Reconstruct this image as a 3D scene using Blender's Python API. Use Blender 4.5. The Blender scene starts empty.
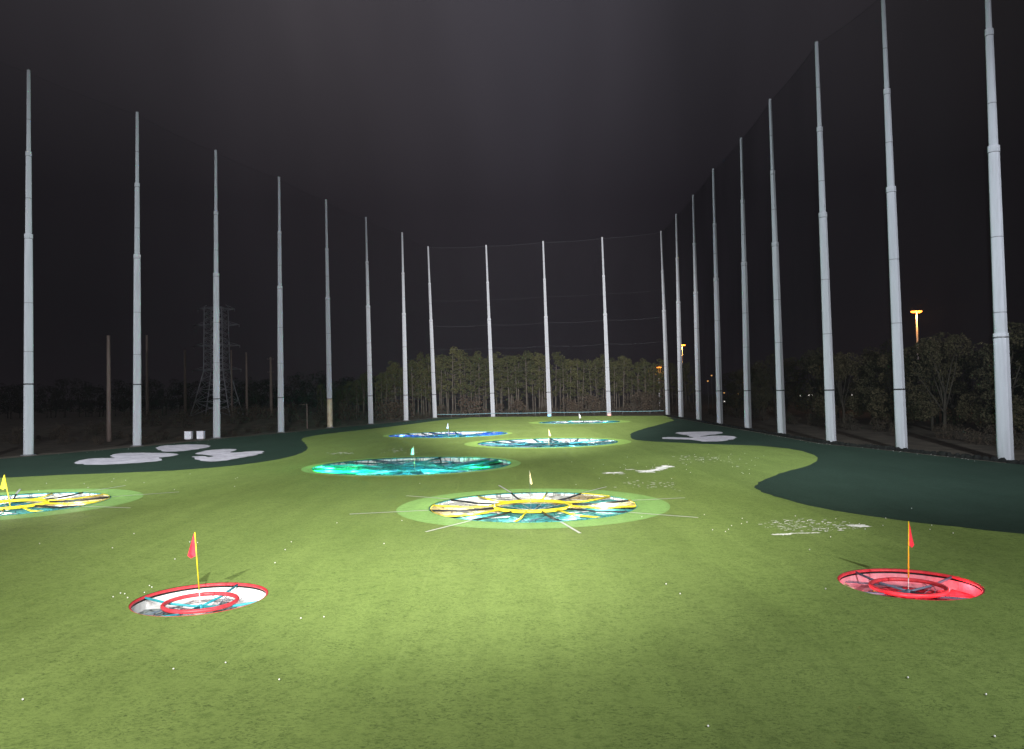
import bpy, math, random
from mathutils import Vector, Matrix, noise
from mathutils.geometry import delaunay_2d_cdt
R = math.radians
PI = math.pi
rnd = random.Random(7)
sc = bpy.context.scene
col = sc.collection

# ------------------------------------------------------------------ helpers
class MB:
    """collects shapes, builds ONE mesh object"""
    def __init__(s): s.v = []; s.f = []; s.m = []; s.smooth = True
    def add(s, vs, fs, mi=0):
        o = len(s.v); s.v += [tuple(v) for v in vs]
        s.f += [tuple(i + o for i in f) for f in fs]; s.m += [mi] * len(fs)
    def box(s, c, d, mi=0, rz=0.0):
        x, y, z = d[0]/2, d[1]/2, d[2]/2
        cs, sn = math.cos(rz), math.sin(rz)
        vs = []
        for sx in (-1, 1):
            for sy in (-1, 1):
                for sz in (-1, 1):
                    px, py = sx*x, sy*y
                    vs.append((c[0]+px*cs-py*sn, c[1]+px*sn+py*cs, c[2]+sz*z))
        s.add(vs, [(0,1,3,2),(4,6,7,5),(0,4,5,1),(2,3,7,6),(0,2,6,4),(1,5,7,3)], mi)
    def tube(s, pts, rad, n=8, mi=0, closed=False, caps=True):
        pts = [Vector(p) for p in pts]
        if not isinstance(rad, (list, tuple)): rad = [rad]*len(pts)
        L = len(pts); vs = []; fs = []
        up = None
        for i, p in enumerate(pts):
            if closed: t = pts[(i+1) % L] - pts[i-1]
            else: t = pts[min(i+1, L-1)] - pts[max(i-1, 0)]
            t.normalize()
            a = Vector((0,0,1)) if abs(t.z) < .9 else Vector((1,0,0))
            if up is not None: a = up
            u = (a - t*a.dot(t))
            if u.length < 1e-6: u = t.orthogonal()
            u.normalize(); up = u; w = t.cross(u)
            for k in range(n):
                q = 2*PI*k/n
                vs.append(p + (u*math.cos(q) + w*math.sin(q))*rad[i])
        seg = L if closed else L-1
        for i in range(seg):
            j = (i+1) % L
            for k in range(n):
                k2 = (k+1) % n
                fs.append((i*n+k, i*n+k2, j*n+k2, j*n+k))
        if caps and not closed:
            fs.append(tuple(range(n-1, -1, -1))); fs.append(tuple((L-1)*n+k for k in range(n)))
        s.add(vs, fs, mi)
    def lathe(s, prof, n=24, mi=0, lean=0.0):
        vs = []; fs = []
        for r, z in prof:
            for k in range(n):
                q = 2*PI*k/n
                vs.append((r*math.cos(q)+lean*z, r*math.sin(q), z))
        for i in range(len(prof)-1):
            for k in range(n):
                k2 = (k+1) % n
                fs.append((i*n+k, i*n+k2, (i+1)*n+k2, (i+1)*n+k))
        fs.append(tuple(range(n-1, -1, -1))); fs.append(tuple((len(prof)-1)*n+k for k in range(n)))
        s.add(vs, fs, mi)
    def mesh(s, name, mats):
        me = bpy.data.meshes.new(name); me.from_pydata(s.v, [], s.f)
        if not isinstance(mats, (list, tuple)): mats = [mats]
        for m in mats: me.materials.append(m)
        if len(mats) > 1: me.polygons.foreach_set('material_index', s.m)
        me.polygons.foreach_set('use_smooth', [s.smooth]*len(s.f))
        me.update(); return me
    def build(s, name, mats, parent=None, loc=None):
        o = bpy.data.objects.new(name, s.mesh(name, mats)); col.objects.link(o)
        if parent: o.parent = parent
        if loc: o.location = loc
        return o

def tag(o, label=None, cat=None, group=None, kind=None):
    if label: o['label'] = label
    if cat: o['category'] = cat
    if group: o['group'] = group
    if kind: o['kind'] = kind
    return o
def empty(name, loc, rz=0.0):
    o = bpy.data.objects.new(name, None); col.objects.link(o)
    o.location = loc; o.rotation_euler = (0, 0, rz); o.empty_display_size = .3
    return o
kids = {}
def copy_tree(o, parent=None):
    c = o.copy(); col.objects.link(c); c.parent = parent
    for ch in o.children: copy_tree(ch, c)
    return c

# ------------------------------------------------------------------ materials
def mat(name, base, rough=.7, metal=0.0, spec=.4):
    m = bpy.data.materials.new(name); m.use_nodes = True
    b = m.node_tree.nodes['Principled BSDF']
    b.inputs['Base Color'].default_value = (*base, 1); b.inputs['Roughness'].default_value = rough
    b.inputs['Metallic'].default_value = metal; b.inputs['Specular IOR Level'].default_value = spec
    return m
def nodes(m): return m.node_tree.nodes, m.node_tree.links, m.node_tree.nodes['Principled BSDF']
def noisenode(nt, links, scale, detail=4, rough=.6, vec=None, dist=0.0):
    n = nt.new('ShaderNodeTexNoise'); n.inputs['Scale'].default_value = scale
    n.inputs['Detail'].default_value = detail; n.inputs['Roughness'].default_value = rough
    n.inputs['Distortion'].default_value = dist
    if vec is not None: links.new(vec, n.inputs['Vector'])
    return n
def ramp(nt, links, src, stops):
    r = nt.new('ShaderNodeValToRGB'); e = r.color_ramp.elements
    while len(e) < len(stops): e.new(.5)
    for i, (p, c) in enumerate(stops): e[i].position = p; e[i].color = (*c, 1) if len(c) == 3 else c
    links.new(src, r.inputs['Fac']); return r
def mixc(nt, links, fac, a, b, mode='MIX'):
    m = nt.new('ShaderNodeMix'); m.data_type = 'RGBA'; m.blend_type = mode
    for s, v in ((m.inputs['Factor'], fac), (m.inputs[6], a), (m.inputs[7], b)):
        if isinstance(v, (int, float)): s.default_value = v
        elif isinstance(v, tuple): s.default_value = (*v, 1)
        else: links.new(v, s)
    return m.outputs[2]
def mapped(nt, links, scale=(1,1,1), rot=(0,0,0), space='Object'):
    tc = nt.new('ShaderNodeTexCoord'); mp = nt.new('ShaderNodeMapping')
    mp.inputs['Scale'].default_value = scale; mp.inputs['Rotation'].default_value = rot
    links.new(tc.outputs[space], mp.inputs['Vector']); return mp.outputs[0]
def varied(name, a, b, scale=3.0, rough=.7, metal=0.0, bump=0.0, lo=.35, hi=.65, space='Object', vs=(1,1,1)):
    m = mat(name, a, rough, metal); nt, lk, bs = nodes(m)
    v = mapped(nt, lk, vs, space=space); n = noisenode(nt, lk, scale, 5, .65, v)
    r = ramp(nt, lk, n.outputs['Fac'], [(lo, a), (hi, b)]); lk.new(r.outputs[0], bs.inputs['Base Color'])
    if bump:
        bp = nt.new('ShaderNodeBump'); bp.inputs['Strength'].default_value = bump
        bp.inputs['Distance'].default_value = .02
        lk.new(n.outputs['Fac'], bp.inputs['Height']); lk.new(bp.outputs[0], bs.inputs['Normal'])
    return m

def turf(name, dark, mid, light, fleck, seam=True, mott=.5, sheen=.12):
    m = mat(name, mid, .85, 0, .25); nt, lk, bs = nodes(m)
    pos = mapped(nt, lk)
    big = noisenode(nt, lk, .055, 3, .5, pos)
    med = noisenode(nt, lk, .35, 4, .6, mapped(nt, lk, (1, .35, 1), (0, 0, .2)))
    streak = noisenode(nt, lk, .9, 4, .65, mapped(nt, lk, (1.0, .16, 1), (0, 0, -.05)))
    clump = noisenode(nt, lk, 3.2, 4, .75, mapped(nt, lk, (1, 1.0, 1), (0,0,.5)), .4)
    fine = noisenode(nt, lk, 13, 5, .85, mapped(nt, lk, (.7, 1, 1), (0,0,.1)), .6)
    c1 = ramp(nt, lk, big.outputs['Fac'], [(.36, dark), (.62, light)]).outputs[0]
    c2 = ramp(nt, lk, med.outputs['Fac'], [(.32, dark), (.66, light)]).outputs[0]
    c = mixc(nt, lk, mott, c1, c2)
    c = mixc(nt, lk, .55, c, mid)
    s2 = ramp(nt, lk, streak.outputs['Fac'], [(.35, (.93,.93,.93)), (.65, (1.06,1.06,1.06))]).outputs[0]
    c = mixc(nt, lk, 1.0, c, s2, 'MULTIPLY')
    cl = ramp(nt, lk, clump.outputs['Fac'], [(.30, (.70,.74,.68)), (.48, (1.0,1.0,1.0)), (.72, (1.10,1.09,1.09))]).outputs[0]
    c = mixc(nt, lk, 1.0, c, cl, 'MULTIPLY')
    ff = ramp(nt, lk, fine.outputs['Fac'], [(.38, (1,1,1)), (.50, (0,0,0))]).outputs[0]
    fm_ = ramp(nt, lk, noisenode(nt, lk, .8, 4, .7, mapped(nt, lk, (.8, 1.3, 1), (0,0,.9)), 1.0).outputs['Fac'], [(.35, (.35,.35,.35)), (.62, (.95,.95,.95))]).outputs[0]
    ff = mixc(nt, lk, 1.0, ff, fm_, 'MULTIPLY')
    c = mixc(nt, lk, ff, c, fleck)
    if seam:
        sp = nt.new('ShaderNodeSeparateXYZ'); lk.new(mapped(nt, lk, (1,1,1), (0,0,-.03)), sp.inputs[0])
        def mth(op, a, b=None, c_=None):
            q = nt.new('ShaderNodeMath'); q.operation = op
            for i, v in enumerate((a, b, c_)):
                if v is None: continue
                if isinstance(v, (int, float)): q.inputs[i].default_value = v
                else: lk.new(v, q.inputs[i])
            return q.outputs[0]
        w = mth('MULTIPLY_ADD', noisenode(nt, lk, .2, 2, .5, pos).outputs['Fac'], .5, sp.outputs[0])
        fr = mth('FRACT', mth('DIVIDE', w, 4.57))
        d = mth('ABSOLUTE', mth('SUBTRACT', fr, .5))
        ln = mth('LESS_THAN', d, .012)
        wobble = ramp(nt, lk, noisenode(nt, lk, .12, 3, .6, pos).outputs['Fac'], [(.42, (0,0,0)), (.62, (.32,.32,.32))]).outputs[0]
        c = mixc(nt, lk, mth('MULTIPLY', ln, wobble), c, light)
        fl = mth('FLOOR', mth('DIVIDE', w, 4.57))
        wn = nt.new('ShaderNodeTexWhiteNoise'); wn.noise_dimensions = '1D'; lk.new(fl, wn.inputs['W'])
        wr = ramp(nt, lk, wn.outputs['Value'], [(0, (.93,.93,.93)), (1, (1.06,1.06,1.05))]).outputs[0]
        c = mixc(nt, lk, 1.0, c, wr, 'MULTIPLY')
    lk.new(c, bs.inputs['Base Color']); bs.inputs['Diffuse Roughness'].default_value = 1.0
    bs.inputs['Sheen Weight'].default_value = sheen; bs.inputs['Sheen Roughness'].default_value = .55
    lk.new(c, bs.inputs['Sheen Tint'])
    bp = nt.new('ShaderNodeBump'); bp.inputs['Strength'].default_value = .7; bp.inputs['Distance'].default_value = .03
    lk.new(fine.outputs['Fac'], bp.inputs['Height']); lk.new(bp.outputs[0], bs.inputs['Normal'])
    return m

M = {}
M['fairway'] = turf('fairway', (.102,.150,.036), (.130,.186,.047), (.170,.228,.067), (.034,.056,.014))
M['rough_turf'] = turf('rough_turf', (.011,.024,.016), (.016,.034,.024), (.028,.052,.038), (.005,.012,.008), False, sheen=.04)
M['apron'] = turf('apron', (.14,.25,.075), (.175,.31,.09), (.21,.36,.11), (.09,.17,.05), False)
M['apron_dim'] = turf('apron_dim', (.16,.27,.06), (.20,.32,.075), (.24,.36,.09), (.10,.17,.04), False)
M['sand'] = varied('white_sand_turf', (.24,.235,.275), (.44,.43,.48), .8, .9, bump=.3)
for k_ in ('sand',):
    b_ = M[k_].node_tree.nodes['Principled BSDF']; b_.inputs['Diffuse Roughness'].default_value = 1; b_.inputs['Sheen Weight'].default_value = .05; b_.inputs['Sheen Roughness'].default_value = .55
M['blotch'] = varied('blotch', (.50,.50,.46), (.85,.85,.82), 6, .8, bump=.3)
b_ = M['blotch'].node_tree.nodes['Principled BSDF']; b_.inputs['Diffuse Roughness'].default_value = 1; b_.inputs['Sheen Weight'].default_value = .15; b_.inputs['Sheen Roughness'].default_value = .55
M['line'] = varied('line_paint', (.80,.84,.76), (.95,.96,.92), 3.0, .8)
M['dirt'] = varied('dirt_ground', (.13,.115,.085), (.26,.225,.17), .35, .95, bump=.5)
M['pole'] = mat('pole_paint', (.55,.57,.60), .45)
nt, lk, bs = nodes(M['pole'])
n1 = noisenode(nt, lk, .5, 5, .7, mapped(nt, lk, (3, 3, .25)))
n2 = noisenode(nt, lk, 2.5, 4, .7, mapped(nt, lk, (1.5, 1.5, .12)))
c = mixc(nt, lk, .5, ramp(nt, lk, n1.outputs['Fac'], [(.3, (.38,.39,.425)), (.7, (.47,.485,.52))]).outputs[0],
         ramp(nt, lk, n2.outputs['Fac'], [(.35, (.38,.39,.42)), (.55, (.47,.485,.52))]).outputs[0])
lk.new(c, bs.inputs['Base Color']); bs.inputs['Diffuse Roughness'].default_value = 1.0; bs.inputs['Roughness'].default_value = .8
M['band'] = varied('band', (.015,.015,.017), (.04,.04,.04), 4, .6)
M['tan'] = varied('tan_paint', (.45,.36,.24), (.62,.55,.42), 1.2, .7, vs=(1,1,.4))
M['seam'] = varied('seam', (.12,.12,.13), (.22,.22,.23), 4, .6)
M['skirt'] = varied('skirt', (.008,.009,.009), (.02,.022,.02), 2, .9)
M['cable'] = mat('cable', (.20,.21,.23), .5)
M['cable_blue'] = mat('rope', (.30,.55,.62), .6)
M['wood'] = varied('pole_wood', (.20,.15,.13), (.34,.26,.23), 1.2, .9, vs=(4,4,.3))
M['steel'] = varied('lattice_steel', (.28,.28,.31), (.42,.41,.45), .6, .6)
M['bark'] = varied('bark', (.06,.05,.04), (.17,.145,.12), 1.5, .95, vs=(3,3,.4))
M['bark2'] = varied('bark_dark', (.04,.033,.027), (.095,.08,.062), 1.5, .95, vs=(3,3,.4))
def leafmat(name, a, b, c_):
    m = mat(name, a, .8, 0, .2); nt, lk, bs = nodes(m)
    oi = nt.new('ShaderNodeObjectInfo')
    n = noisenode(nt, lk, .7, 3, .6, mapped(nt, lk))
    n2 = noisenode(nt, lk, 5, 2, .6, mapped(nt, lk))
    r = ramp(nt, lk, n.outputs['Fac'], [(.33, a), (.66, b)]).outputs[0]
    r = mixc(nt, lk, ramp(nt, lk, n2.outputs['Fac'], [(.45,(0,0,0)),(.7,(.7,.7,.7))]).outputs[0], r, c_)
    v = ramp(nt, lk, oi.outputs['Random'], [(0, (.72,.76,.72)), (1, (1.2,1.12,1.05))]).outputs[0]
    r = mixc(nt, lk, 1.0, r, v, 'MULTIPLY'); lk.new(r, bs.inputs['Base Color']); return m
M['pine_leaf'] = leafmat('pine_leaf', (.042,.050,.020), (.085,.090,.037), (.13,.122,.058))
M['leaf'] = leafmat('leaf', (.060,.056,.032), (.115,.10,.060), (.16,.13,.085))
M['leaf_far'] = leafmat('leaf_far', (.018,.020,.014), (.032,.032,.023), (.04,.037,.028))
M['twig'] = leafmat('twig', (.060,.046,.034), (.10,.078,.060), (.14,.11,.085))
M['yellow'] = varied('yellow_tube', (.72,.58,.02), (.85,.70,.04), 3, .4)
M['yellow2'] = varied('yellow_flag_cloth', (.80,.68,.03), (.90,.80,.06), 3, .7)
M['redtube'] = varied('red_tube', (.66,.045,.06), (.80,.08,.10), 3, .4)
M['redflag'] = varied('red_flag_cloth', (.75,.03,.05), (.85,.06,.10), 3, .7)
M['creamflag'] = varied('cream_flag_cloth', (.78,.64,.28), (.85,.74,.42), 3, .7)
M['greenflag'] = varied('green_flag_cloth', (.25,.62,.45), (.4,.72,.55), 3, .7)
M['whiteflag'] = varied('white_flag_cloth', (.7,.72,.72), (.85,.85,.85), 3, .7)
M['bluflag'] = varied('blue_flag_cloth', (.35,.55,.75), (.55,.7,.85), 3, .7)
M['teal'] = varied('teal_tube', (.02,.28,.36), (.05,.42,.48), 3, .45)
M['bluegrey'] = varied('bluegrey_tube', (.10,.15,.22), (.16,.22,.30), 3, .45)
M['black'] = varied('black_tube', (.012,.014,.018), (.03,.035,.04), 3, .5)
M['box'] = varied('white_cabinet', (.80,.79,.88), (.9,.88,.95), 2, .6)
M['boxdark'] = mat('cabinet_trim', (.25,.25,.28), .6)
M['ball'] = mat('ball', (.85,.85,.83), .35)
nt, lk, bs = nodes(M['ball'])
vo = nt.new('ShaderNodeTexVoronoi'); vo.inputs['Scale'].default_value = 260
bp = nt.new('ShaderNodeBump'); bp.inputs['Strength'].default_value = .3; lk.new(vo.outputs[0], bp.inputs['Height']); lk.new(bp.outputs[0], bs.inputs['Normal'])

def emis(name, c, s):
    m = bpy.data.materials.new(name); m.use_nodes = True
    b = m.node_tree.nodes['Principled BSDF']; b.inputs['Base Color'].default_value = (*c, 1)
    b.inputs['Emission Color'].default_value = (*c, 1); b.inputs['Emission Strength'].default_value = s
    return m
M['sodium'] = emis('sodium_lamp', (1.0, .27, .03), 7)
M['lampwhite'] = emis('white_lamp', (1.0, .93, .86), 2.2)
M['lampamber'] = emis('amber_lamp', (1.0, .5, .15), 1.0)
M['lampblue'] = emis('blue_lamp', (.25, .65, 1.0), 1.6)
M['lamppink'] = emis('pink_lamp', (1.0, .45, .40), .9)

def cloth(name, a, b, plain=False, rough=.75):
    """net / woven liner: cloth with small open cells and creases"""
    m = mat(name, a, rough, 0, .3); nt, lk, bs = nodes(m)
    v = mapped(nt, lk)
    n = noisenode(nt, lk, 1.6, 4, .65, v, .8)
    r = ramp(nt, lk, n.outputs['Fac'], [(.35, a), (.65, b)])
    def cells(scale, w, dark, rnd_):
        vo = nt.new('ShaderNodeTexVoronoi'); vo.feature = 'DISTANCE_TO_EDGE'; vo.inputs['Scale'].default_value = scale; vo.inputs['Randomness'].default_value = rnd_
        lk.new(mapped(nt, lk, (1, 1, .2), (0, 0, .4*scale)), vo.inputs['Vector'])
        return ramp(nt, lk, vo.outputs['Distance'], [(w*.4, (dark,)*3), (w, (1,1,1))]).outputs[0]
    cc_ = mixc(nt, lk, 1.0, r.outputs[0], cells(1.1, .05, .35, 1), 'MULTIPLY')
    cc_ = mixc(nt, lk, 1.0, cc_, cells(2.7, .07, .62, .6), 'MULTIPLY')
    lk.new(cc_ if not plain else r.outputs[0], bs.inputs['Base Color'])
    bp = nt.new('ShaderNodeBump'); bp.inputs['Strength'].default_value = .6; bp.inputs['Distance'].default_value = .08
    lk.new(n.outputs['Fac'], bp.inputs['Height']); lk.new(bp.outputs[0], bs.inputs['Normal'])
    return m
M['c_white'] = cloth('white_liner', (.56,.57,.58), (.74,.75,.76))
M['c_bright'] = cloth('bright_liner', (.76,.78,.78), (.88,.89,.89), True)
M['c_grey'] = cloth('grey_net', (.15,.19,.20), (.32,.38,.38))
M['c_teal'] = cloth('teal_net', (.02,.15,.18), (.07,.30,.34))
M['c_dteal'] = cloth('dark_teal_net', (.015,.08,.09), (.05,.22,.24))
M['c_aqua'] = cloth('aqua_net', (.03,.30,.34), (.10,.46,.48))
M['c_green'] = cloth('green_net', (.0,.55,.20), (.02,.72,.32))
M['c_cyan'] = cloth('cyan_net', (.01,.22,.36), (.05,.38,.52))
M['c_blue'] = cloth('blue_net', (.015,.07,.55), (.05,.18,.85))
M['c_cream'] = cloth('cream_net', (.68,.52,.22), (.84,.72,.42))
M['c_peach'] = cloth('peach_net', (.62,.46,.24), (.80,.68,.46))
M['c_pink'] = cloth('pink_liner', (.78,.24,.30), (.86,.42,.48), True)
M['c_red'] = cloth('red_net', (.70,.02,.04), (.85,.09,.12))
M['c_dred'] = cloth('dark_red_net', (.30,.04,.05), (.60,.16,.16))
M['c_black'] = cloth('black_liner', (.012,.014,.014), (.03,.03,.03))

# netting: open mesh whose strands cover more of the view the more slanting the look through it
m = bpy.data.materials.new('netting'); m.use_nodes = True; M['net'] = m
nt = m.node_tree.nodes; lk = m.node_tree.links; nt.clear()
out = nt.new('ShaderNodeOutputMaterial'); mx = nt.new('ShaderNodeMixShader'); tr = nt.new('ShaderNodeBsdfTransparent')
df = nt.new('ShaderNodeBsdfDiffuse'); df.inputs['Color'].default_value = (.035,.034,.038,1)
geo = nt.new('ShaderNodeNewGeometry'); dot = nt.new('ShaderNodeVectorMath'); dot.operation = 'DOT_PRODUCT'
lk.new(geo.outputs['Normal'], dot.inputs[0]); lk.new(geo.outputs['Incoming'], dot.inputs[1])
ab = nt.new('ShaderNodeMath'); ab.operation = 'ABSOLUTE'; lk.new(dot.outputs['Value'], ab.inputs[0])
mxm = nt.new('ShaderNodeMath'); mxm.operation = 'MAXIMUM'; mxm.inputs[1].default_value = .06; lk.new(ab.outputs[0], mxm.inputs[0])
nn = nt.new('ShaderNodeTexNoise'); nn.inputs['Scale'].default_value = .12; nn.inputs['Detail'].default_value = 4
tcx = nt.new('ShaderNodeTexCoord'); mpx = nt.new('ShaderNodeMapping'); mpx.inputs['Scale'].default_value = (1.6,1.6,.35)
lk.new(tcx.outputs['Object'], mpx.inputs[0]); lk.new(mpx.outputs[0], nn.inputs['Vector'])
kk = nt.new('ShaderNodeMapRange'); kk.inputs['From Min'].default_value = .3; kk.inputs['From Max'].default_value = .7
kk.inputs['To Min'].default_value = -.06; kk.inputs['To Max'].default_value = -.12
lk.new(nn.outputs['Fac'], kk.inputs['Value'])
dv = nt.new('ShaderNodeMath'); dv.operation = 'DIVIDE'; lk.new(kk.outputs[0], dv.inputs[0]); lk.new(mxm.outputs[0], dv.inputs[1])
ex = nt.new('ShaderNodeMath'); ex.operation = 'EXPONENT'; lk.new(dv.outputs[0], ex.inputs[0])
lk.new(ex.outputs[0], mx.inputs[0]); lk.new(df.outputs[0], mx.inputs[1]); lk.new(tr.outputs[0], mx.inputs[2])
lk.new(mx.outputs[0], out.inputs['Surface'])

M['net_thin'] = M['net'].copy(); M['net_thin'].name = 'netting_light'
for n_ in M['net_thin'].node_tree.nodes:
    if n_.type == 'MAP_RANGE': n_.inputs['To Min'].default_value = -.03; n_.inputs['To Max'].default_value = -.06
# ------------------------------------------------------------------ terrain
def sstep(t): t = max(0., min(1., t)); return t*t*(3-2*t)
def Zg(x, y):
    z = -.00394*max(-80, min(80, x)) + .00567*max(-50, min(262, y))
    lx = -62.8 + .305*(y-101.7)
    d = lx - x
    z -= 2.6*sstep((d-3.2)/7)*(1-sstep((y-215)/40))
    return z
# pole bases (x, y, lean of the tip in metres)
POLES_L = [(-62.9,101.7,.2),(-56.4,117.5,.4),(-51.6,136.4,.35),(-45.55,153.8,.25),(-40.3,172.5,-.15),(-34.5,190.2,-.4),(-28.5,209.1,-.2),(-22.85,229.6,-1.1)]
POLES_F = [(-5.8,229.1,-1.0),(10.5,224.7,-.7),(27.05,220.4,-.7),(42.25,213.4,-.55)]
POLES_R = [(41.4,192.9,.15),(41.35,174.2,.1),(40.55,153.6,.1),(40.4,134.8,.3),(40.0,116.8,-.2),(39.5,97.5,-.2),(42.2,85.3,-.3),(44.6,71.2,.05)]
H = 50.5
TARGETS = [  # x, y, pit radius, apron radius, kind
    (-11.07,27.6,2.27,0,'red_left'), (13.89,27.95,2.33,0,'red_right'), (1.1,48.6,6.4,8.35,'yellow'),
    (-34.6,53.6,6.3,8.4,'yellow_left'), (-10.0,77.7,9.75,10.7,'green'), (-11.2,134.9,10.2,11.1,'blue'),
    (4.7,108.5,9.7,11.5,'brown'), (15.1,178.8,9.3,11.6,'white')]
CIRC = 56
def ring(cx, cy, r, n=CIRC): return [(cx+r*math.cos(2*PI*k/n), cy+r*math.sin(2*PI*k/n)) for k in range(n)]
def ragged(pts, amp=.12, step=1.2, seed=1):
    out = []
    for i in range(len(pts)):
        a, b = pts[i], pts[(i+1) % len(pts)]; L = math.hypot(b[0]-a[0], b[1]-a[1]); n = max(1, int(L/step))
        for k in range(n):
            t = k/n; x, y = a[0]+(b[0]-a[0])*t, a[1]+(b[1]-a[1])*t
            q = noise.noise((x*.9, y*.9, seed))*amp*2; r_ = noise.noise((x*.9+50, y*.9, seed))*amp*2
            out.append((x+q, y+r_))
    return out
def inpoly(x, y, p):
    r = False; j = len(p)-1
    for i in range(len(p)):
        if (p[i][1] > y) != (p[j][1] > y) and x < (p[j][0]-p[i][0])*(y-p[i][1])/(p[j][1]-p[i][1])+p[i][0]: r = not r
        j = i
    return r
def sheet(name, outline, mt, dz, grid=8.0, holes=(), kind='structure', extra=()):
    vs = []; es = []
    def loop(pts):
        o = len(vs); vs.extend(Vector(p) for p in pts)
        es.extend((o+i, o+(i+1) % len(pts)) for i in range(len(pts)))
    loop(outline)
    for h in holes: loop(ring(*h))
    x0 = min(p[0] for p in outline); x1 = max(p[0] for p in outline); y0 = min(p[1] for p in outline); y1 = max(p[1] for p in outline)
    if grid:
        x = x0 + grid/2
        while x < x1:
            y = y0 + grid/2
            while y < y1:
                if inpoly(x, y, outline) and all(math.hypot(x-h[0], y-h[1]) > h[2]+grid*.25 for h in holes): vs.append(Vector((x, y)))
                y += grid
            x += grid
    for p in extra: vs.append(Vector(p))
    v2, e2, f2, *_ = delaunay_2d_cdt(vs, es, [], 0, 1e-5)
    mb = MB(); keep = []
    for f in f2:
        cx = sum(v2[i].x for i in f)/3; cy = sum(v2[i].y for i in f)/3
        if not inpoly(cx, cy, outline): continue
        if any(math.hypot(cx-h[0], cy-h[1]) < h[2]*.998 for h in holes): continue
        keep.append(tuple(f))
    mb.add([(v.x, v.y, Zg(v.x, v.y)+dz) for v in v2], keep)
    o = mb.build(name, mt)
    if o.data.polygons and sum(p.normal.z for p in o.data.polygons) < 0: o.data.flip_normals()
    return tag(o, kind=kind)
HOLES = [t[:3] for t in TARGETS]
coarse = []
for a in range(-600, 601, 60):
    for b in range(-20, 900, 60):
        coarse.append((a+.5, b+.5))
fine_pts = [(a+.3, b+.7) for a in range(-130, 131, 5) for b in range(0, 300, 5)
            if all(math.hypot(a-h[0], b-h[1]) > h[2]+2 for h in HOLES)]
sheet('ground', [(-2500,-44),(2500,-44),(2500,3300),(-2500,3300)], M['dirt'], -.02, 0, HOLES, extra=coarse+fine_pts)
fair = [(-62,-12),(46,-12),(46,60)] + [(x-2.2, y) for x, y, _ in reversed(POLES_R)] + [(41,211.5),(27,218.6),(10.5,222.9),(-5.8,227.2),(-21.5,227.4)] \
     + [(x+2.9, y-1.1) for x, y, _ in reversed(POLES_L[:-1])] + [(-68,86),(-70,60)]
sheet('fairway_turf', fair, M['fairway'], 0, 6, HOLES)

def smooth(pts, n=4, closed=True):
    out = []; L = len(pts)
    for i in range(L if closed else L-1):
        g = lambda k: pts[k % L] if closed else pts[max(0, min(L-1, k))]
        p0, p1, p2, p3 = g(i-1), g(i), g(i+1), g(i+2)
        for k in range(n):
            t = k/n
            out.append(tuple(.5*((2*p1[a]) + (-p0[a]+p2[a])*t + (2*p0[a]-5*p1[a]+4*p2[a]-p3[a])*t*t + (-p0[a]+3*p1[a]-3*p2[a]+p3[a])*t**3) for a in (0, 1)))
    if not closed: out.append(pts[-1])
    return out
dl = smooth([(-62,66),(-53,69.8),(-47.1,71.9),(-43.0,73.6),(-37.5,74.9),(-32.4,76.8),(-28.3,81.6),(-25.9,90.7),(-27.3,103.9),(-31.3,117.3),(-35.2,131.5),(-34.0,145.3),(-30.6,157.7),(-25.5,176.9),(-20.2,202.8),(-16.2,215.2),(-12.4,224.2)], 4, False)
dl += [(-14,226.2),(-21,226.6)] + [(x+2.2, y-.9) for x, y, _ in reversed(POLES_L[:-1])] + [(-66,86),(-67.5,66)]
sheet('dark_turf', ragged(dl), M['rough_turf'], .006, 5)
dr = smooth([(38.6,196.6),(37.1,180.7),(34.3,171.5),(28.9,156.4),(23.4,141.4),(19.5,128.7),(18.0,120.4),(17.3,110.5),(20.2,105.2),(24.7,99.9),(29.8,94.9),(31.7,88.4),(31.0,81.0),(29.1,75.4),(26.1,69.8),(22.5,65.2),(19.3,60.4),(17.3,56.2),(16.7,52.9),(16.9,49.9),(17.7,45.5),(19.1,42.4),(21.2,39.3),(24.3,36.0),(29,32),(36,27),(45.5,22)], 4, False)
dr += [(45.6,60)] + [(x-1.7, y) for x, y, _ in reversed(POLES_R)]
dr = dr[:-1] + [(39.6,190)]
sheet('dark_turf', ragged(dr), M['rough_turf'], .006, 5)

BUNK = [
 ('pale bunker shape on left dark turf, long tongue pointing left', [(-49.0,87.6),(-50.7,92.3),(-49.4,94.2),(-47.7,93.6),(-50.1,97.4),(-51.0,101.8),(-47.5,102.0),(-42.6,99.2),(-41.4,95.5),(-42.2,93.2),(-39.9,89.1),(-41.4,86.0),(-44.5,84.4),(-47.3,85.6)]),
 ('smallest and farthest pale bunker shape on left dark turf below white boxes', [(-51.3,112.5),(-51.9,116.9),(-49.1,118.6),(-45.9,116.9),(-43.6,112.7),(-43.2,108.1),(-44.6,103.3),(-47.0,104.6)]),
 ('forked pale bunker shape on left dark turf, nearest to light green fairway', [(-38.2,93.6),(-37.5,94.4),(-36.0,92.6),(-36.3,94.6),(-39.8,98.6),(-40.8,102.6),(-40.4,105.6),(-38.7,106.6),(-37.0,104.6),(-36.1,99.6),(-34.9,100.2),(-33.4,101.8),(-32.0,100.2),(-31.1,95.2),(-31.7,90.0),(-32.5,86.6),(-34.1,86.6),(-36.2,89.4)]),
 ('pale bird shaped bunker on right dark turf lobe', [(26.0,127.2),(30.7,129.3),(33.8,127.4),(32.3,122.3),(29.1,118.6),(27.6,115.6),(30.7,117.4),(32.3,114.1),(30.6,109.0),(27.7,104.6),(25.4,104.9),(24.4,109.2),(21.3,112.1),(22.8,116.0),(25.2,113.2),(26.0,114.6),(26.4,120.4)])]
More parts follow.
